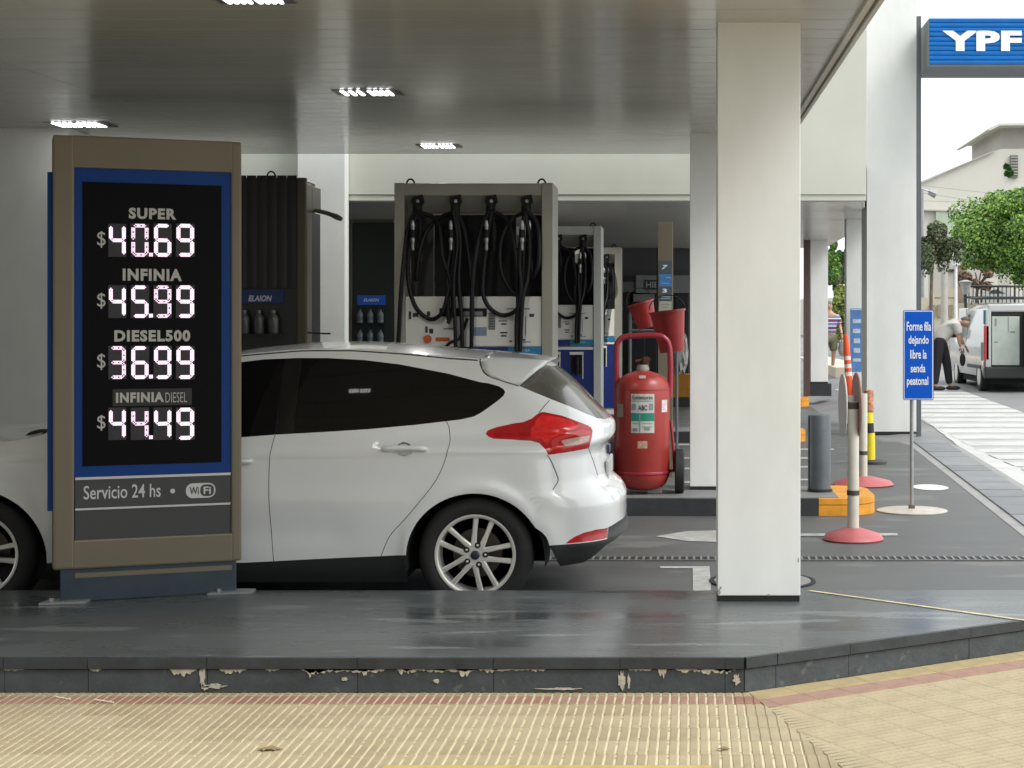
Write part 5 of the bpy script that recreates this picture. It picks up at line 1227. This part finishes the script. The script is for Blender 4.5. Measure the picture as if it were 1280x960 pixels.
# side wall that closes the station on the left
wl = thing('side_wall', 'grey side wall closing the station on the far left', 'wall', (-13.5, 22, 0)); MB().box((-13.8, 10, 0), (-13.6, 34.3, 3.2)).build('wall', shw, wl)
# ------------------------------------------------------------------ street side: people, van, houses, trees
def gD(x, D): return gz(X(x, D), D) 
def skinbody(name, nodes, links, radii, m, parent, root=0, sub=2):
    me = bpy.data.meshes.new(name); me.from_pydata(nodes, links, []); o = bpy.data.objects.new(name, me); C.objects.link(o); o.parent = parent
    sk = o.modifiers.new('skin', 'SKIN'); 
    for i, r in enumerate(radii):
        rr_ = r if isinstance(r, tuple) else (r, r); me.skin_vertices[0].data[i].radius = rr_
        me.skin_vertices[0].data[i].use_root = (i == root)
    sk.use_smooth_shade = True; sb_ = o.modifiers.new('sub', 'SUBSURF'); sb_.levels = sub; sb_.render_levels = sub
    me.materials.append(m); return o
skin_c = mat('skin', (.42, .25, .17), .5, var=.08, vscale=8)
hair_g = mat('hair_grey', (.10, .08, .06), .7)
def hand(parent, w_, d, nrm, m, name='hand'):
    """palm with five short bent fingers; w_ wrist, d finger direction, nrm palm normal"""
    d = Vector(d).normalized(); nrm = Vector(nrm).normalized(); sdv = d.cross(nrm).normalized(); w_ = Vector(w_)
    N = [w_, w_ + d * .045, w_ + d * .085]; E = [(0, 1), (1, 2)]; Rr_ = [(.024, .018), (.036, .017), (.036, .015)]
    for k in range(4):
        b0 = w_ + d * .09 + sdv * (-.027 + .018 * k); l = (.030, .036, .033, .025)[k]; i = len(N)
        N += [b0, b0 + d * l * .8 + nrm * .006, b0 + d * l * 1.4 + nrm * .022, b0 + d * l * 1.6 + nrm * .038]; E += [(2, i), (i, i+1), (i+1, i+2), (i+2, i+3)]; Rr_ += [(.009, .009), (.0088, .0088), (.008, .008), (.007, .007)]
    i = len(N); t0 = w_ + d * .025 + sdv * -.032; N += [t0, t0 + d * .025 - sdv * .016 + nrm * .012, t0 + d * .05 - sdv * .014 + nrm * .026]; E += [(1, i), (i, i+1), (i+1, i+2)]; Rr_ += [(.012, .012), (.010, .010), (.008, .008)]
    return skinbody(name, [tuple(v) for v in N], E, Rr_, m, parent, 0, 1)
def blob(name, c, r, m, parent, seg=20):
    bm = bmesh.new(); bmesh.ops.create_uvsphere(bm, u_segments=seg, v_segments=seg // 2 + 2, radius=1)
    for v in bm.verts: v.co = Vector((v.co.x * r[0] + c[0], v.co.y * r[1] + c[1], v.co.z * r[2] + c[2]))
    bm.verts.index_update(); b = MB(); b.add([v.co for v in bm.verts], [[v.index for v in f.verts] for f in bm.faces]); bm.free(); return b.build(name, m, parent, local=True, smooth=True)
# bending man beside the van (local coordinates, x right, y away, z up)
DM = 32.2; gm = gD(1185, DM); pm = thing('person', 'person in a pale shirt and dark trousers bending into the side of the van', 'person', (X(1175.5, DM), DM, gm + .012))
trs = mat('dark_trousers', (.012, .009, .014), .8); shirt = mat('pale_shirt', (.44, .43, .40), .8, var=.08, vscale=9, bump=.4, bscale=14); shoe = mat('black_shoes', (.01, .01, .01), .5)
hip = Vector((-.02, 0, .95)); ch = Vector((.13, 0, 1.22)); shd_ = Vector((.30, 0, 1.36)); nk = Vector((.37, 0, 1.38)); hd = Vector((.47, 0, 1.36))
body = [hip, (.05, 0, 1.08), ch, (.24, 0, 1.31), nk, hd,
        (-.05, -.10, .90), (-.09, -.10, .50), (-.13, -.10, .09), (-.02, -.10, .05), (.05, .10, .90), (.16, .10, .50), (.20, .10, .09), (.32, .10, .05),
        (.30, -.17, 1.30), (.33, -.19, 1.06), (.38, -.15, .86), (.32, .17, 1.30), (.42, .18, 1.08), (.50, .14, .90)]
el = [(0,1),(1,2),(2,3),(3,4),(4,5),(0,6),(6,7),(7,8),(8,9),(0,10),(10,11),(11,12),(12,13),(3,14),(14,15),(15,16),(3,17),(17,18),(18,19)]
skinbody('body', [tuple(v) for v in body], el, [(.14,.12),(.14,.12),(.16,.12),(.15,.11),.055,.06,.085,.06,.04,.035,.085,.06,.04,.035,.06,.045,.03,.06,.045,.03], skin_c, pm)
skinbody('trousers', [tuple(v) for v in (hip, (.03, 0, 1.10), (-.05,-.10,.90), (-.08,-.10,.52), (-.13,-.10,.10), (.05,.10,.90), (.15,.10,.52), (.20,.10,.10))], [(0,1),(0,2),(2,3),(3,4),(0,5),(5,6),(6,7)], [(.19,.17),(.185,.165),.13,.095,.075,.13,.095,.075], trs, pm)
skinbody('shirt', [tuple(v) for v in ((-.09,0,.90), (.02,0,1.08), ch, (.25,0,1.33), (.34,0,1.37), (.30,-.19,1.29), (.335,-.21,1.10), (.32,.19,1.30), (.45,.2,1.14))], [(0,1),(1,2),(2,3),(3,4),(3,5),(5,6),(3,7),(7,8)], [(.20,.18),(.215,.18),(.22,.17),(.19,.16),.09,.095,.085,.095,.08], shirt, pm)
blob('head', (.50, 0, 1.355), (.10, .078, .095), skin_c, pm); blob('hair', (.505, .012, 1.40), (.105, .083, .078), hair_g, pm); blob('nose', (.55, -.0, 1.27), (.02, .016, .022), skin_c, pm, 10); blob('ear', (.49, -.078, 1.345), (.02, .01, .028), skin_c, pm, 10)
hand(pm, (.38, -.15, .86), (.3, 0, -.95), (.3, .9, 0), skin_c); hand(pm, (.50, .14, .90), (.6, 0, -.8), (0, -.2, -.9), skin_c)
for (x_, y_) in ((-.13, -.10), (.20, .10)):
    blob('shoe', (x_ + .07, y_, .035), (.15, .055, .05), shoe, pm)
wb = thing('hand_bag', 'dark soft bag held by the bending person beside the van', 'bag', (pm.location.x + .42, DM - .15, gm + .62))
blob('bag_body', (0, 0, 0), (.06, .05, .13), trs, wb); MB().tube([(-.03, 0, .14), (-.02, 0, .22), (.02, 0, .22), (.03, 0, .14)], .01, 6).build('bag_handle', trs, wb, local=True)
# walking man in striped shirt, half hidden behind the far column
DW = 38.5; gw_ = gD(1040, DW); scl = 1.0
pw = thing('person', 'person in a purple and white striped polo shirt and khaki shorts walking with a bag', 'person', (X(1036, DW), DW, gw_ + .012))
nodes = [(0,0,.95), (0,0,1.12), (0,0,1.32), (0,0,1.44), (0,-.01,1.52), (0,-.02,1.62), (-.10,0,.88),(-.12,-.05,.50),(-.13,.05,.08),(-.13,-.08,.04),(.10,0,.88),(.12,.0,.50),(.10,.12,.10),(.11,-.02,.05),(-.19,0,1.38),(-.27,.02,1.12),(-.28,-.06,.88),(.19,0,1.38),(.27,.03,1.14),(.30,-.12,.96)]
skinbody('body', nodes, el, [(.15,.11),(.145,.11),(.16,.11),(.12,.09),.055,.06,.09,.06,.04,.035,.09,.06,.04,.035,.06,.045,.03,.06,.045,.03], skin_c, pw)
stripe = bpy.data.materials.new('striped_polo'); stripe.use_nodes = True; n = stripe.node_tree; bs = n.nodes['Principled BSDF']; bs.inputs['Roughness'].default_value = .8
tc = n.nodes.new('ShaderNodeTexCoord'); sx = n.nodes.new('ShaderNodeSeparateXYZ'); mu = n.nodes.new('ShaderNodeMath'); mu.operation = 'MULTIPLY'; mu.inputs[1].default_value = 5.6
fr_ = n.nodes.new('ShaderNodeMath'); fr_.operation = 'FRACT'; rp = n.nodes.new('ShaderNodeValToRGB'); rp.color_ramp.interpolation = 'CONSTANT'
rp.color_ramp.elements[0].color = (.13, .03, .10, 1); rp.color_ramp.elements[1].position = .38; rp.color_ramp.elements[1].color = (.6, .6, .66, 1)
e2 = rp.color_ramp.elements.new(.52); e2.color = (.12, .15, .32, 1); e3 = rp.color_ramp.elements.new(.86); e3.color = (.5, .48, .55, 1)
n.links.new(tc.outputs['Object'], sx.inputs[0]); n.links.new(sx.outputs[2], mu.inputs[0]); n.links.new(mu.outputs[0], fr_.inputs[0]); n.links.new(fr_.outputs[0], rp.inputs[0]); n.links.new(rp.outputs[0], bs.inputs['Base Color'])
skinbody('polo_shirt', [(0,0,.92),(0,0,1.08),(0,0,1.32),(0,0,1.45),(-.21,0,1.36),(-.265,.01,1.19),(.21,0,1.36),(.265,.02,1.19)], [(0,1),(1,2),(2,3),(2,4),(4,5),(2,6),(6,7)], [(.20,.15),(.195,.15),(.20,.14),(.10,.08),.085,.085,.085,.085], stripe, pw)
skinbody('shorts', [(0,0,.94),(-.10,0,.86),(-.12,-.03,.52),(.10,0,.86),(.12,0,.52)], [(0,1),(1,2),(0,3),(3,4)], [(.19,.15),.13,.105,.13,.105], mat('khaki_shorts', (.15, .14, .09), .8), pw)
blob('head', (0, -.02, 1.64), (.078, .095, .115), skin_c, pw); blob('cap', (0, -.01, 1.69), (.084, .10, .075), mat('grey_cap', (.16, .14, .13), .8), pw); blob('nose', (0, -.12, 1.63), (.014, .02, .022), skin_c, pw, 10)
for q_ in (-1, 1): blob('ear', (q_ * .08, -.01, 1.63), (.01, .02, .028), skin_c, pw, 10); blob('eye', (q_ * .03, -.105, 1.655), (.012, .008, .008), mat('eye', (.03, .02, .02), .3), pw, 10)
blob('mouth', (0, -.108, 1.585), (.026, .008, .006), mat('lips', (.30, .12, .10), .5), pw, 10)
hand(pw, (-.28, -.06, .88), (0, -.1, -1), (1, 0, 0), skin_c); hand(pw, (.30, -.12, .96), (.05, -.2, -1), (-1, 0, 0), skin_c)
for (x_, y_) in ((-.13, .0), (.105, .04)): blob('shoe', (x_, y_ - .04, .035), (.05, .13, .045), mat('brown_shoes', (.12, .08, .05), .6), pw)
gb = thing('shopping_bag', 'grey shopping bag carried by the person in the striped shirt', 'bag', (X(1036, DW) + .32, DW - .14, gw_ + .62))
blob('bag_body', (0, 0, 0), (.11, .07, .19), mat('bag_grey', (.22, .22, .21), .6, var=.4, vscale=9), gb); MB().tube([(-.04, 0, .15), (0, 0, .26), (.04, 0, .15)], .008, 6).build('bag_handle', trs, gb, local=True)
# van
DV = 31.5; vx = X(1233, DV); gv = gD(1250, DV) + .01; s = F / DV
van = thing('parked_van', 'white delivery van with its rear doors open, parked in the street beside the bending person', 'van', (vx + .85, DV, gv))
vw = mat('van_white', (.44, .46, .45), .3, coat=.6, var=.05, vscale=3); vb = mat('van_bumper', (.02, .02, .021), .55); vdk = mat('van_dark', (.012, .013, .013), .4)
vwd, vl, vh = 1.78, 4.1, Z(379, DV) - gv
VL = dict(local=True)
# body side profile in (y along, z) loft: rounded greenhouse corners via cross sections
def vsec(y):
    t = y / vl; hh = np.interp(t, [0, .04, .55, .70, .80, 1], [vh * .985, vh, vh, vh * .93, vh * .62, vh * .50]); return hh
vs = []; ys = [0, .05, .15, .5, 1.2, 2.2, 2.7, 3.0, 3.3, 3.7, 4.1]
NS = 0
for y in ys:
    hh = vsec(y); w2 = vwd / 2; tb = .07 if hh > 1.2 else .04
    ring = [(-w2 + .03, .30), (-w2, .50), (-w2, .95), (-w2 + tb * .5, min(1.25, hh - .1)), (-w2 + tb * 1.6, hh - .10), (-w2 + tb * 3.4, hh - .02), (0, hh), (w2 - tb * 3.4, hh - .02), (w2 - tb * 1.6, hh - .10), (w2 - tb * .5, min(1.25, hh - .1)), (w2, .95), (w2, .50), (w2 - .03, .30)]
    NS = len(ring); vs += [(a, y, b_) for a, b_ in ring]
fs = [(i * NS + k, i * NS + k + 1, (i + 1) * NS + k + 1, (i + 1) * NS + k) for i in range(len(ys) - 1) for k in range(NS - 1)] + [tuple(range((len(ys) - 1) * NS, len(ys) * NS))]
MB().add(vs, fs).build('body', vw, van, smooth=True, **VL)
w2 = vwd / 2
for (a0, a1) in ((-w2 + .02, -w2 + .13), (w2 - .13, w2 - .02)): MB().bbox((a0, -.03, .48), (a1, .03, vh - .12), .02).build('rear_pillar', vw, van, **VL)
MB().bbox((-w2 + .06, -.03, vh - .17), (w2 - .06, .03, vh - .02), .03).build('roof_header', vw, van, **VL)
MB().box((-w2 + .12, .04, .50), (w2 - .12, 2.0, vh - .16)).build('cargo_hold', vdk, van, **VL)
MB().bbox((-w2 + .145, -.02, .53), (-w2 + .69, .035, vh - .26), .012).build('cargo_box', mat('cargo_pale', (.42, .47, .42), .4, var=.12, vscale=4), van, **VL)
for (a0, b0, a1, b1) in ((.20, 1.45, .24, 1.30), (.46, 1.5, .475, 1.18), (.50, 1.2, .60, 1.17), (.19, 1.0, .26, .97)): MB().box((-w2 + a0, -.024, min(b0, b1)), (-w2 + a1, -.0205, max(b0, b1))).build('scuff', print_g, van, **VL)
MB().bbox((-w2 + .78, -.06, .52), (-w2 + .84, .0, vh - .2), .01).build('door_edge', vb, van, **VL)
MB().bbox((-w2 + .86, -.50, .52), (-w2 + .92, .0, vh - .18), .02).build('rear_door', vw, van, **VL)
MB().bbox((-w2 - .005, -.09, .27), (w2 + .005, .12, .50), .03).build('bumper', vb, van, **VL)
MB().bbox((-w2 - .01, -.03, .62), (-w2 + .10, .06, 1.32), .02).build('tail_lamp', mat('van_lamp_red', (.45, .02, .02), .2, coat=1), van, **VL)
MB().bbox((-w2 - .012, .00, 1.33), (-w2 + .09, .07, 1.62), .02).build('teal_mark', mat('van_teal', (.02, .16, .20), .4), van, **VL)
MB().bbox((-w2 - .011, .10, .62), (-w2 + .02, .34, .98), .01).build('teal_mark', mat('van_teal', (.02, .16, .20), .4), van, **VL)
MB().bbox((-w2 - .008, .05, .50), (-w2 + .1, .22, .60), .01).build('lower_lamp', mat('van_lamp_red', (.45, .02, .02), .2), van, **VL)
MB().bbox((-w2 - .012, .38, .45), (-w2 + .02, 1.9, .52), .01).build('side_moulding', vb, van, **VL)
MB().bbox((-w2 - .004, 2.05, .50), (-w2 + .05, 2.95, 1.68), .03).build('side_door', vw, van, **VL)
MB().bbox((-w2 + .0, 2.25, 1.12), (-w2 + .05, 2.85, 1.60), .04).build('side_window', glass, van, **VL)
MB().bbox((-w2 - .20, 2.95, 1.05), (-w2 - .02, 3.05, 1.28), .03).build('mirror', vb, van, **VL)
for (xx_, yy) in ((-w2 + .10, .62), (w2 - .10, .62), (-w2 + .10, 3.35), (w2 - .10, 3.35)):
    o = bpy.data.objects.new('wheel', None); C.objects.link(o); o.parent = van; o.location = (xx_, yy, .30)
    MB().lathe([(.19, -.09), (.29, -.095), (.305, -.07), (.305, .07), (.29, .095), (.19, .09)], 28, axis=0, cap=True).build('tyre', tyre_m, o, local=True, smooth=True)
    MB().lathe([(.19, -.097), (.05, -.08)], 20, axis=0).build('hub', alloy, o, local=True)
MB().box((-w2 + .1, .2, .16), (w2 - .1, 3.6, .32)).build('underbody', wellm, van, **VL)
rk = MB()
for y in (.5, 1.3, 2.1): rk.tube([(-w2 + .12, y, vh), (-w2 + .12, y, vh + .12), (w2 - .12, y, vh + .12), (w2 - .12, y, vh)], .015, 6)
for x_ in (-w2 + .12, w2 - .12): rk.tube([(x_, .3, vh + .13), (x_, 2.4, vh + .13)], .015, 6)
rk.build('roof_rack', vb, van, **VL)
# houses across the street
hs_w = mat('house_white', (.55, .53, .47), .8, var=.05, vscale=.4, bump=.1, bscale=3)
hs_g = mat('house_grey', (.42, .40, .36), .8, var=.08, vscale=.5, bump=.1, bscale=3)
hs_c = mat('house_cream', (.52, .47, .36), .8, var=.06, vscale=.6)
hs_gr = mat('house_green', (.36, .43, .33), .8, var=.05)
win_m = mat('house_window', (.04, .05, .05), .15, spec=.8)
def hb(name, x0, x1, y0, y1, D, dep, m, par): return MB().box((X(x0, D), D, Z(y1, D)), (X(x1, D), D + dep, Z(y0, D))).build(name, m, par)
DH = 78
h1 = thing('house', 'large pale house with a sloping gable line and flat roofed upper block', 'house', (X(1230, DH), DH, gz(8, DH)))
gnd = gz(9, DH) - .1
def hp_(pts, D, dep, name, m, par): return MB().prism([(X(a, D), Z(b_, D)) for a, b_ in pts], 1, D, D + dep).build(name, m, par)
hp_([(1100, 420), (1330, 420), (1330, 186), (1252, 186), (1243, 189), (1151, 228.5), (1100, 250)], DH, 10, 'wall', hs_w, h1)
hp_([(1150, 228.5), (1243, 189.2), (1244, 187.6), (1150, 227)], DH - .2, .18, 'gable_trim', hs_g, h1)
hp_([(1250.5, 187), (1330, 187), (1330, 157), (1250.5, 157)], DH + .6, 8, 'upper_block', hs_g, h1)
hp_([(1234, 162.5), (1236, 160), (1249, 154), (1330, 153), (1330, 156), (1250, 156.8), (1238, 162.8)], DH - .6, 9, 'roof_slab', hs_w, h1)
f_ = hp_([(1263, 194), (1272.5, 194), (1272.5, 222), (1263, 222)], DH - .15, .12, 'window', mat('shutter_grey', (.13, .14, .12), .6), h1)
for k in range(7): hp_([(1263.3, 196 + 3.6 * k), (1272.2, 196 + 3.6 * k), (1272.2, 197 + 3.6 * k), (1263.3, 197 + 3.6 * k)], DH - .2, .04, 'shutter_slat', hs_g, f_)
hp_([(1150, 261.5), (1200, 262.5), (1200, 264.5), (1150, 262.8)], DH - .3, .3, 'ledge', hs_g, h1)
hp_([(1170, 262.5), (1230, 263), (1230, 330), (1170, 330)], DH - .25, .22, 'green_wall_panel', hs_gr, h1)
DH2 = 66
h2 = thing('house', 'grey rendered low building behind the concrete pole and the small tree', 'house', (X(1180, DH2), DH2, gz(9, DH2)))
hp_([(1140, 440), (1262, 440), (1262, 326), (1140, 326)], DH2, 6, 'wall', hs_g, h2)
hp_([(1152, 332), (1160, 332), (1160, 400), (1152, 400)], DH2 - .1, .08, 'white_pilaster', hs_w, h2)
hp_([(1196, 378), (1206, 378), (1206, 330), (1196, 330)], DH2 - .1, .08, 'recess', mat('recess_brown', (.20, .15, .11), .8, var=.3), h2)
hp_([(1186, 336.5), (1193, 336.5), (1193, 339.5), (1186, 339.5)], DH2 - .12, .1, 'vent', win_m, h2)
DH3 = 58
h3 = thing('garden_wall', 'low cream garden wall with openings behind the bending person', 'wall', (X(1200, DH3), DH3, gz(9, DH3)))
hp_([(1150, 425), (1330, 425), (1330, 379), (1196, 379), (1196, 372), (1150, 372)], DH3, .4, 'wall', hs_c, h3)
hp_([(1168, 373), (1177, 373), (1177, 363), (1168, 363)], DH3, .4, 'pier', hs_c, h3); hp_([(1184, 373), (1197, 373), (1197, 361), (1184, 361)], DH3, .4, 'pier', hs_c, h3)
for (a, b_) in ((1162, 1169), (1172, 1177), (1186, 1191)): hp_([(a, 396), (b_, 396), (b_, 381), (a, 381)], DH3 - .06, .05, 'opening', mat('opening_brown', (.30, .25, .18), .8), h3)
rl = thing('railing', 'dark metal railing on the garden wall above the van', 'railing', (X(1240, DH3), DH3, 2))
for y_ in (357.5, 371.5): MB().tube([P(1205, y_, DH3 - .2), P(1320, y_ + 1, DH3 - .2)], .045, 6).build('rail', vb, rl)
for k in range(22): MB().tube([P(1206 + 5.2 * k, 378.5, DH3 - .2), P(1206 + 5.2 * k, 357, DH3 - .2)], .018 if k % 4 else .04, 5).build('baluster', vb, rl)
cr_ = thing('parked_car', 'white car roof and windows just visible above the railing behind the van', 'car', (X(1245, DH3 + 3), DH3 + 3, 2))
b = MB(); D_ = DH3 + 3
b.prism([(X(a, D_), Z(c_, D_)) for a, c_ in ((1216, 377), (1222, 370), (1233, 367), (1237, 362), (1248, 360.5), (1256, 364), (1263, 369), (1272, 372), (1276, 378))], 1, D_, D_ + 1.7); b.build('body', vw, cr_)
MB().prism([(X(a, D_), Z(c_, D_)) for a, c_ in ((1236, 367), (1239, 363), (1247, 362), (1257, 367))], 1, D_ - .01, D_ - .002).build('window', win_m, cr_)
sign_w = thing('white_board', 'plain white board standing under the big tree above the van', 'board', (X(1240, DH3 + 6), DH3 + 6, 3))
hb('panel', 1233, 1247, 347, 366, DH3 + 6, .15, hs_w, sign_w)
hb('post', 1239, 1240.5, 366, 385, DH3 + 6.02, .1, hs_g, sign_w)
cp = thing('utility_pole', 'round concrete utility pole behind the bending person', 'pole', (X(1181, 50), 50, gz(9, 50)))
MB().lathe([(.13, gz(9, 50) - .1), (.11, Z(345, 50)), (.10, Z(322, 50))], 16, (X(1180.5, 50), 50, 0)).build('shaft', mat('pole_concrete', (.40, .38, .34), .85, var=.1), cp, smooth=True)
lp = thing('street_lamp', 'thin white street lamp post with an arm over the road', 'street lamp', (X(1195, 48), 48, gz(9, 48)))
MB().lathe([(.05, gz(9, 48) - .1), (.04, Z(330, 48))], 12, (X(1195, 48), 48, 0)).build('post', swh, lp, smooth=True)
MB().bbox((X(1192, 48), 47.8, Z(328, 48)), (X(1198, 48), 48.1, Z(331, 48)), .02).build('lamp_head', swh, lp)
wl_ = thing('wall_lamp', 'small grey lantern on a post behind the railing', 'lantern', (X(1207, 56), 56, 2))
MB().lathe([(.10, Z(368, 56)), (.19, Z(356, 56)), (.26, Z(352, 56)), (.05, Z(350, 56))], 12, (X(1207, 56), 56, 0)).build('lantern', mat('lantern_grey', (.4, .4, .38), .5), wl_)
MB().lathe([(.05, gz(9, 56)), (.05, Z(368, 56))], 8, (X(1207, 56), 56, 0)).build('post', vb, wl_)
st_l = thing('street_lamp', 'street light head on a long arm high beside the sign pole', 'street lamp', (X(1160, 60), 60, gz(9, 60)))
MB().tube([P(1153, 236, 60), P(1162, 239.5, 60)], [.03, .03], 6).build('arm', gal, st_l); MB().tube([P(1161, 239, 60), P(1170, 243, 60)], [.12, .16], 8).build('lamp_head', gal, st_l)
MB().lathe([(.09, gz(9, 60)), (.05, Z(236, 60))], 8, (X(1153, 60), 60, 0)).build('post', gal, st_l)
ow = thing('overhead_cables', 'thin overhead cables crossing in front of the pale house', 'cable', (X(1200, 55), 55, 7))
for (a, b_, c_, d_) in ((1120, 228, 1330, 246), (1120, 236, 1330, 262), (1120, 250, 1330, 250)): MB().tube([P(a, b_, 55), P((a + c_) / 2, (b_ + d_) / 2 + 3, 55), P(c_, d_, 55)],   .008, 4).build('cable', gal, ow)
# ------------------------------------------------------------------ trees
def leafmat(name, c): return mat(name, c, .6, var=.35, vscale=1.2)
leaf_a = leafmat('leaf_bright', (.21, .35, .05)); leaf_b = leafmat('leaf_deep', (.055, .15, .035)); leaf_c = leafmat('leaf_yellow', (.26, .30, .07)); leaf_d = leafmat('leaf_brown', (.20, .13, .08))
bark = mat('bark', (.12, .095, .07), .9, var=.3, vscale=8, bump=.6, bscale=20)
def tree(label, x, y, w_, h_, D, n, leaf, mats, seed=1, trunk_y=None, clumps=26, flat=.8, dangling=0, name='tree', cat='tree'):
    rg = np.random.RandomState(seed); s = F / D; c = P(x, y, D); rx, rz = w_ / 2 / s, h_ / 2 / s; ry = rx * .9
    g = gz(c.x, D)
    o = thing(name, label, cat, (c.x, D, g))
    if trunk_y is not None:
        b = MB(); tp_ = Vector((c.x, D, c.z - rz * .5)); rt = max(.05, rx * .07)
        b.tube(smooth_curve([(c.x + rt, D, g - .1), (c.x - rt, D, (g + tp_.z) / 2), tp_], 4), [rt * 1.3 - rt * .5 * i / 8 for i in range(9)], 10)
        b.build('trunk', bark, o, smooth=True)
        b = MB()
        for k in range(9):
            a = rg.uniform(0, 2 * math.pi); e = Vector((c.x + rx * .7 * math.cos(a), D + ry * .7 * math.sin(a), c.z + rz * rg.uniform(-.4, .7))); mid = tp_.lerp(e, .5) + Vector((0, 0, rz * .12))
            b.tube(smooth_curve([tp_ - Vector((0, 0, rz * .25)), mid, e], 3), [rt * .5 * (1 - i / 7.5) + .01 for i in range(7)], 6)
        b.build('limb', bark, o, smooth=True)
    cl = []
    for k in range(clumps):
        v = rg.normal(size=3); v /= np.linalg.norm(v); r = rg.uniform(.45, .92) * (1 + .14 * math.sin(5 * math.atan2(v[2], v[0]) + seed)); cl.append((v * r, rg.uniform(.16, .32)))
    if 1:
        for part_i, (m_, frac, up) in enumerate(mats):
            k = int(n * frac); ci = rg.randint(0, clumps, k); q = rg.normal(size=(k, 3)); q /= np.linalg.norm(q, axis=1, keepdims=True); q *= rg.uniform(.55, 1.05, (k, 1)) ** .5
            base_ = np.array([cl[i][0] for i in ci]); rad = np.array([cl[i][1] for i in ci])[:, None]; pos = base_ + q * rad
            if part_i == 0: pos = pos
            ctr_ = np.array([c.x, D, c.z]) + pos * np.array([rx, ry, rz]); 
            if dangling: ctr_[:, 2] -= dangling * rg.uniform(0, 1, k) ** 3
            nr = q + rg.normal(size=(k, 3)) * .6 + np.array([0, 0, .4]); nr /= np.linalg.norm(nr, axis=1, keepdims=True)
            t = np.cross(nr, rg.normal(size=(k, 3))); t /= np.linalg.norm(t, axis=1, keepdims=True); u = np.cross(nr, t)
            L = leaf * rg.uniform(.6, 1.3, (k, 1)); Wd = L * .42
            v = np.stack([ctr_ - t * L * .5, ctr_ + u * Wd - nr * L * .06, ctr_ + t * L * .5 - nr * L * .12, ctr_ - u * Wd - nr * L * .06], 1).reshape(-1, 3) - np.array([c.x, D, g])
            me = bpy.data.meshes.new('crown'); me.from_pydata(v.tolist(), [], (np.arange(k * 4).reshape(-1, 4)).tolist()); me.update()
            ob = link('crown', me, m_, o); ob['kind'] = 'stuff'
    return o
tree('big round bright green street tree hanging over the white van', 1304, 290, 236, 118, 52, 120000, .10, [(leaf_a, .65, 1), (leaf_b, .35, 0)], 3, 1, 130, dangling=.3)
tree('lower dark green tree mass at the right picture edge under the big tree', 1286, 337, 56, 40, 56, 12000, .11, [(leaf_b, .6, 0), (leaf_a, .4, 0)], 5, 1, 18)
tree('small sparse olive tree close to the sign pole before the pale house', 1166, 305, 60, 50, 46, 9000, .09, [(leafmat('leaf_olive', (.085, .115, .05)), 1.0, 0)], 8, 1, 18, dangling=.5)
tree('brownish bare twiggy tree in the shade of the big green tree', 1222, 346, 58, 44, 60, 2600, .12, [(leaf_d, 1.0, 0)], 9, 1, 14)
tree('dark green tree seen in the gap between the two slim columns', 1047, 335, 44, 76, 62, 16000, .11, [(leaf_a, .35, 0), (leaf_b, .65, 0)], 11, 1, 22)
tree('yellow green clipped shrub behind the person in the striped shirt', 1054, 394, 50, 62, 50, 9000, .12, [(leaf_c, .7, 0), (leaf_b, .3, 0)], 13, None, 20, name='shrub', cat='shrub')
tree('dark leafy plant showing against the window of the pale house', 1260, 214, 11, 18, 74, 500, .22, [(leaf_b, 1.0, 0)], 17, None, 8, name='plant', cat='plant')
# pale pavement and wall beyond the gap
pv = struct(MB().box((X(1030, 40), 36.9, .33), (X(1075, 40), 52, gz(4, 44) + .10)).build('far_pavement', mat('warm_paving', (.60, .52, .40), .8, var=.12, vscale=2)))
h4 = thing('house', 'pale building low behind the yellow green shrub in the column gap', 'house', (X(1047, 70), 70, gz(4, 70)))
hp_([(1010, 440), (1090, 440), (1090, 372), (1010, 372)], 70, 5, 'wall', hs_w, h4)
# unseen blocks behind the camera, added and sized to hold back low sky light
bk2 = thing('light_block', 'unseen brown block behind the viewer on the right, added to cut low sky light', 'building', (7, -26, 0))
MB().box((-8, -34, 0), (16, -26, 13)).build('wall', mat('block_brick', (.22, .15, .11), .85, var=.1, vscale=.3), bk2)
for i in range(5):
    for j in range(3): MB().box((.2 + i * 3.2, -25.99, 1.2 + j * 2.7), (1.7 + i * 3.2, -25.9, 2.6 + j * 2.7)).build('window', win_m, bk2)
bk = thing('light_block', 'unseen block across the street behind the viewer, added to hold back sky light', 'building', (-14, -13, 0))
MB().box((-40, -26, 0), (-1.0, -13, 18)).build('wall', mat('block_wall', (.20, .18, .15), .85, var=.1, vscale=.3), bk)
for i in range(9):
    for j in range(4): MB().box((-30.5 + i * 3.2, -12.99, 1.2 + j * 3), (-29 + i * 3.2, -12.9, 2.8 + j * 3)).build('window', win_m, bk)
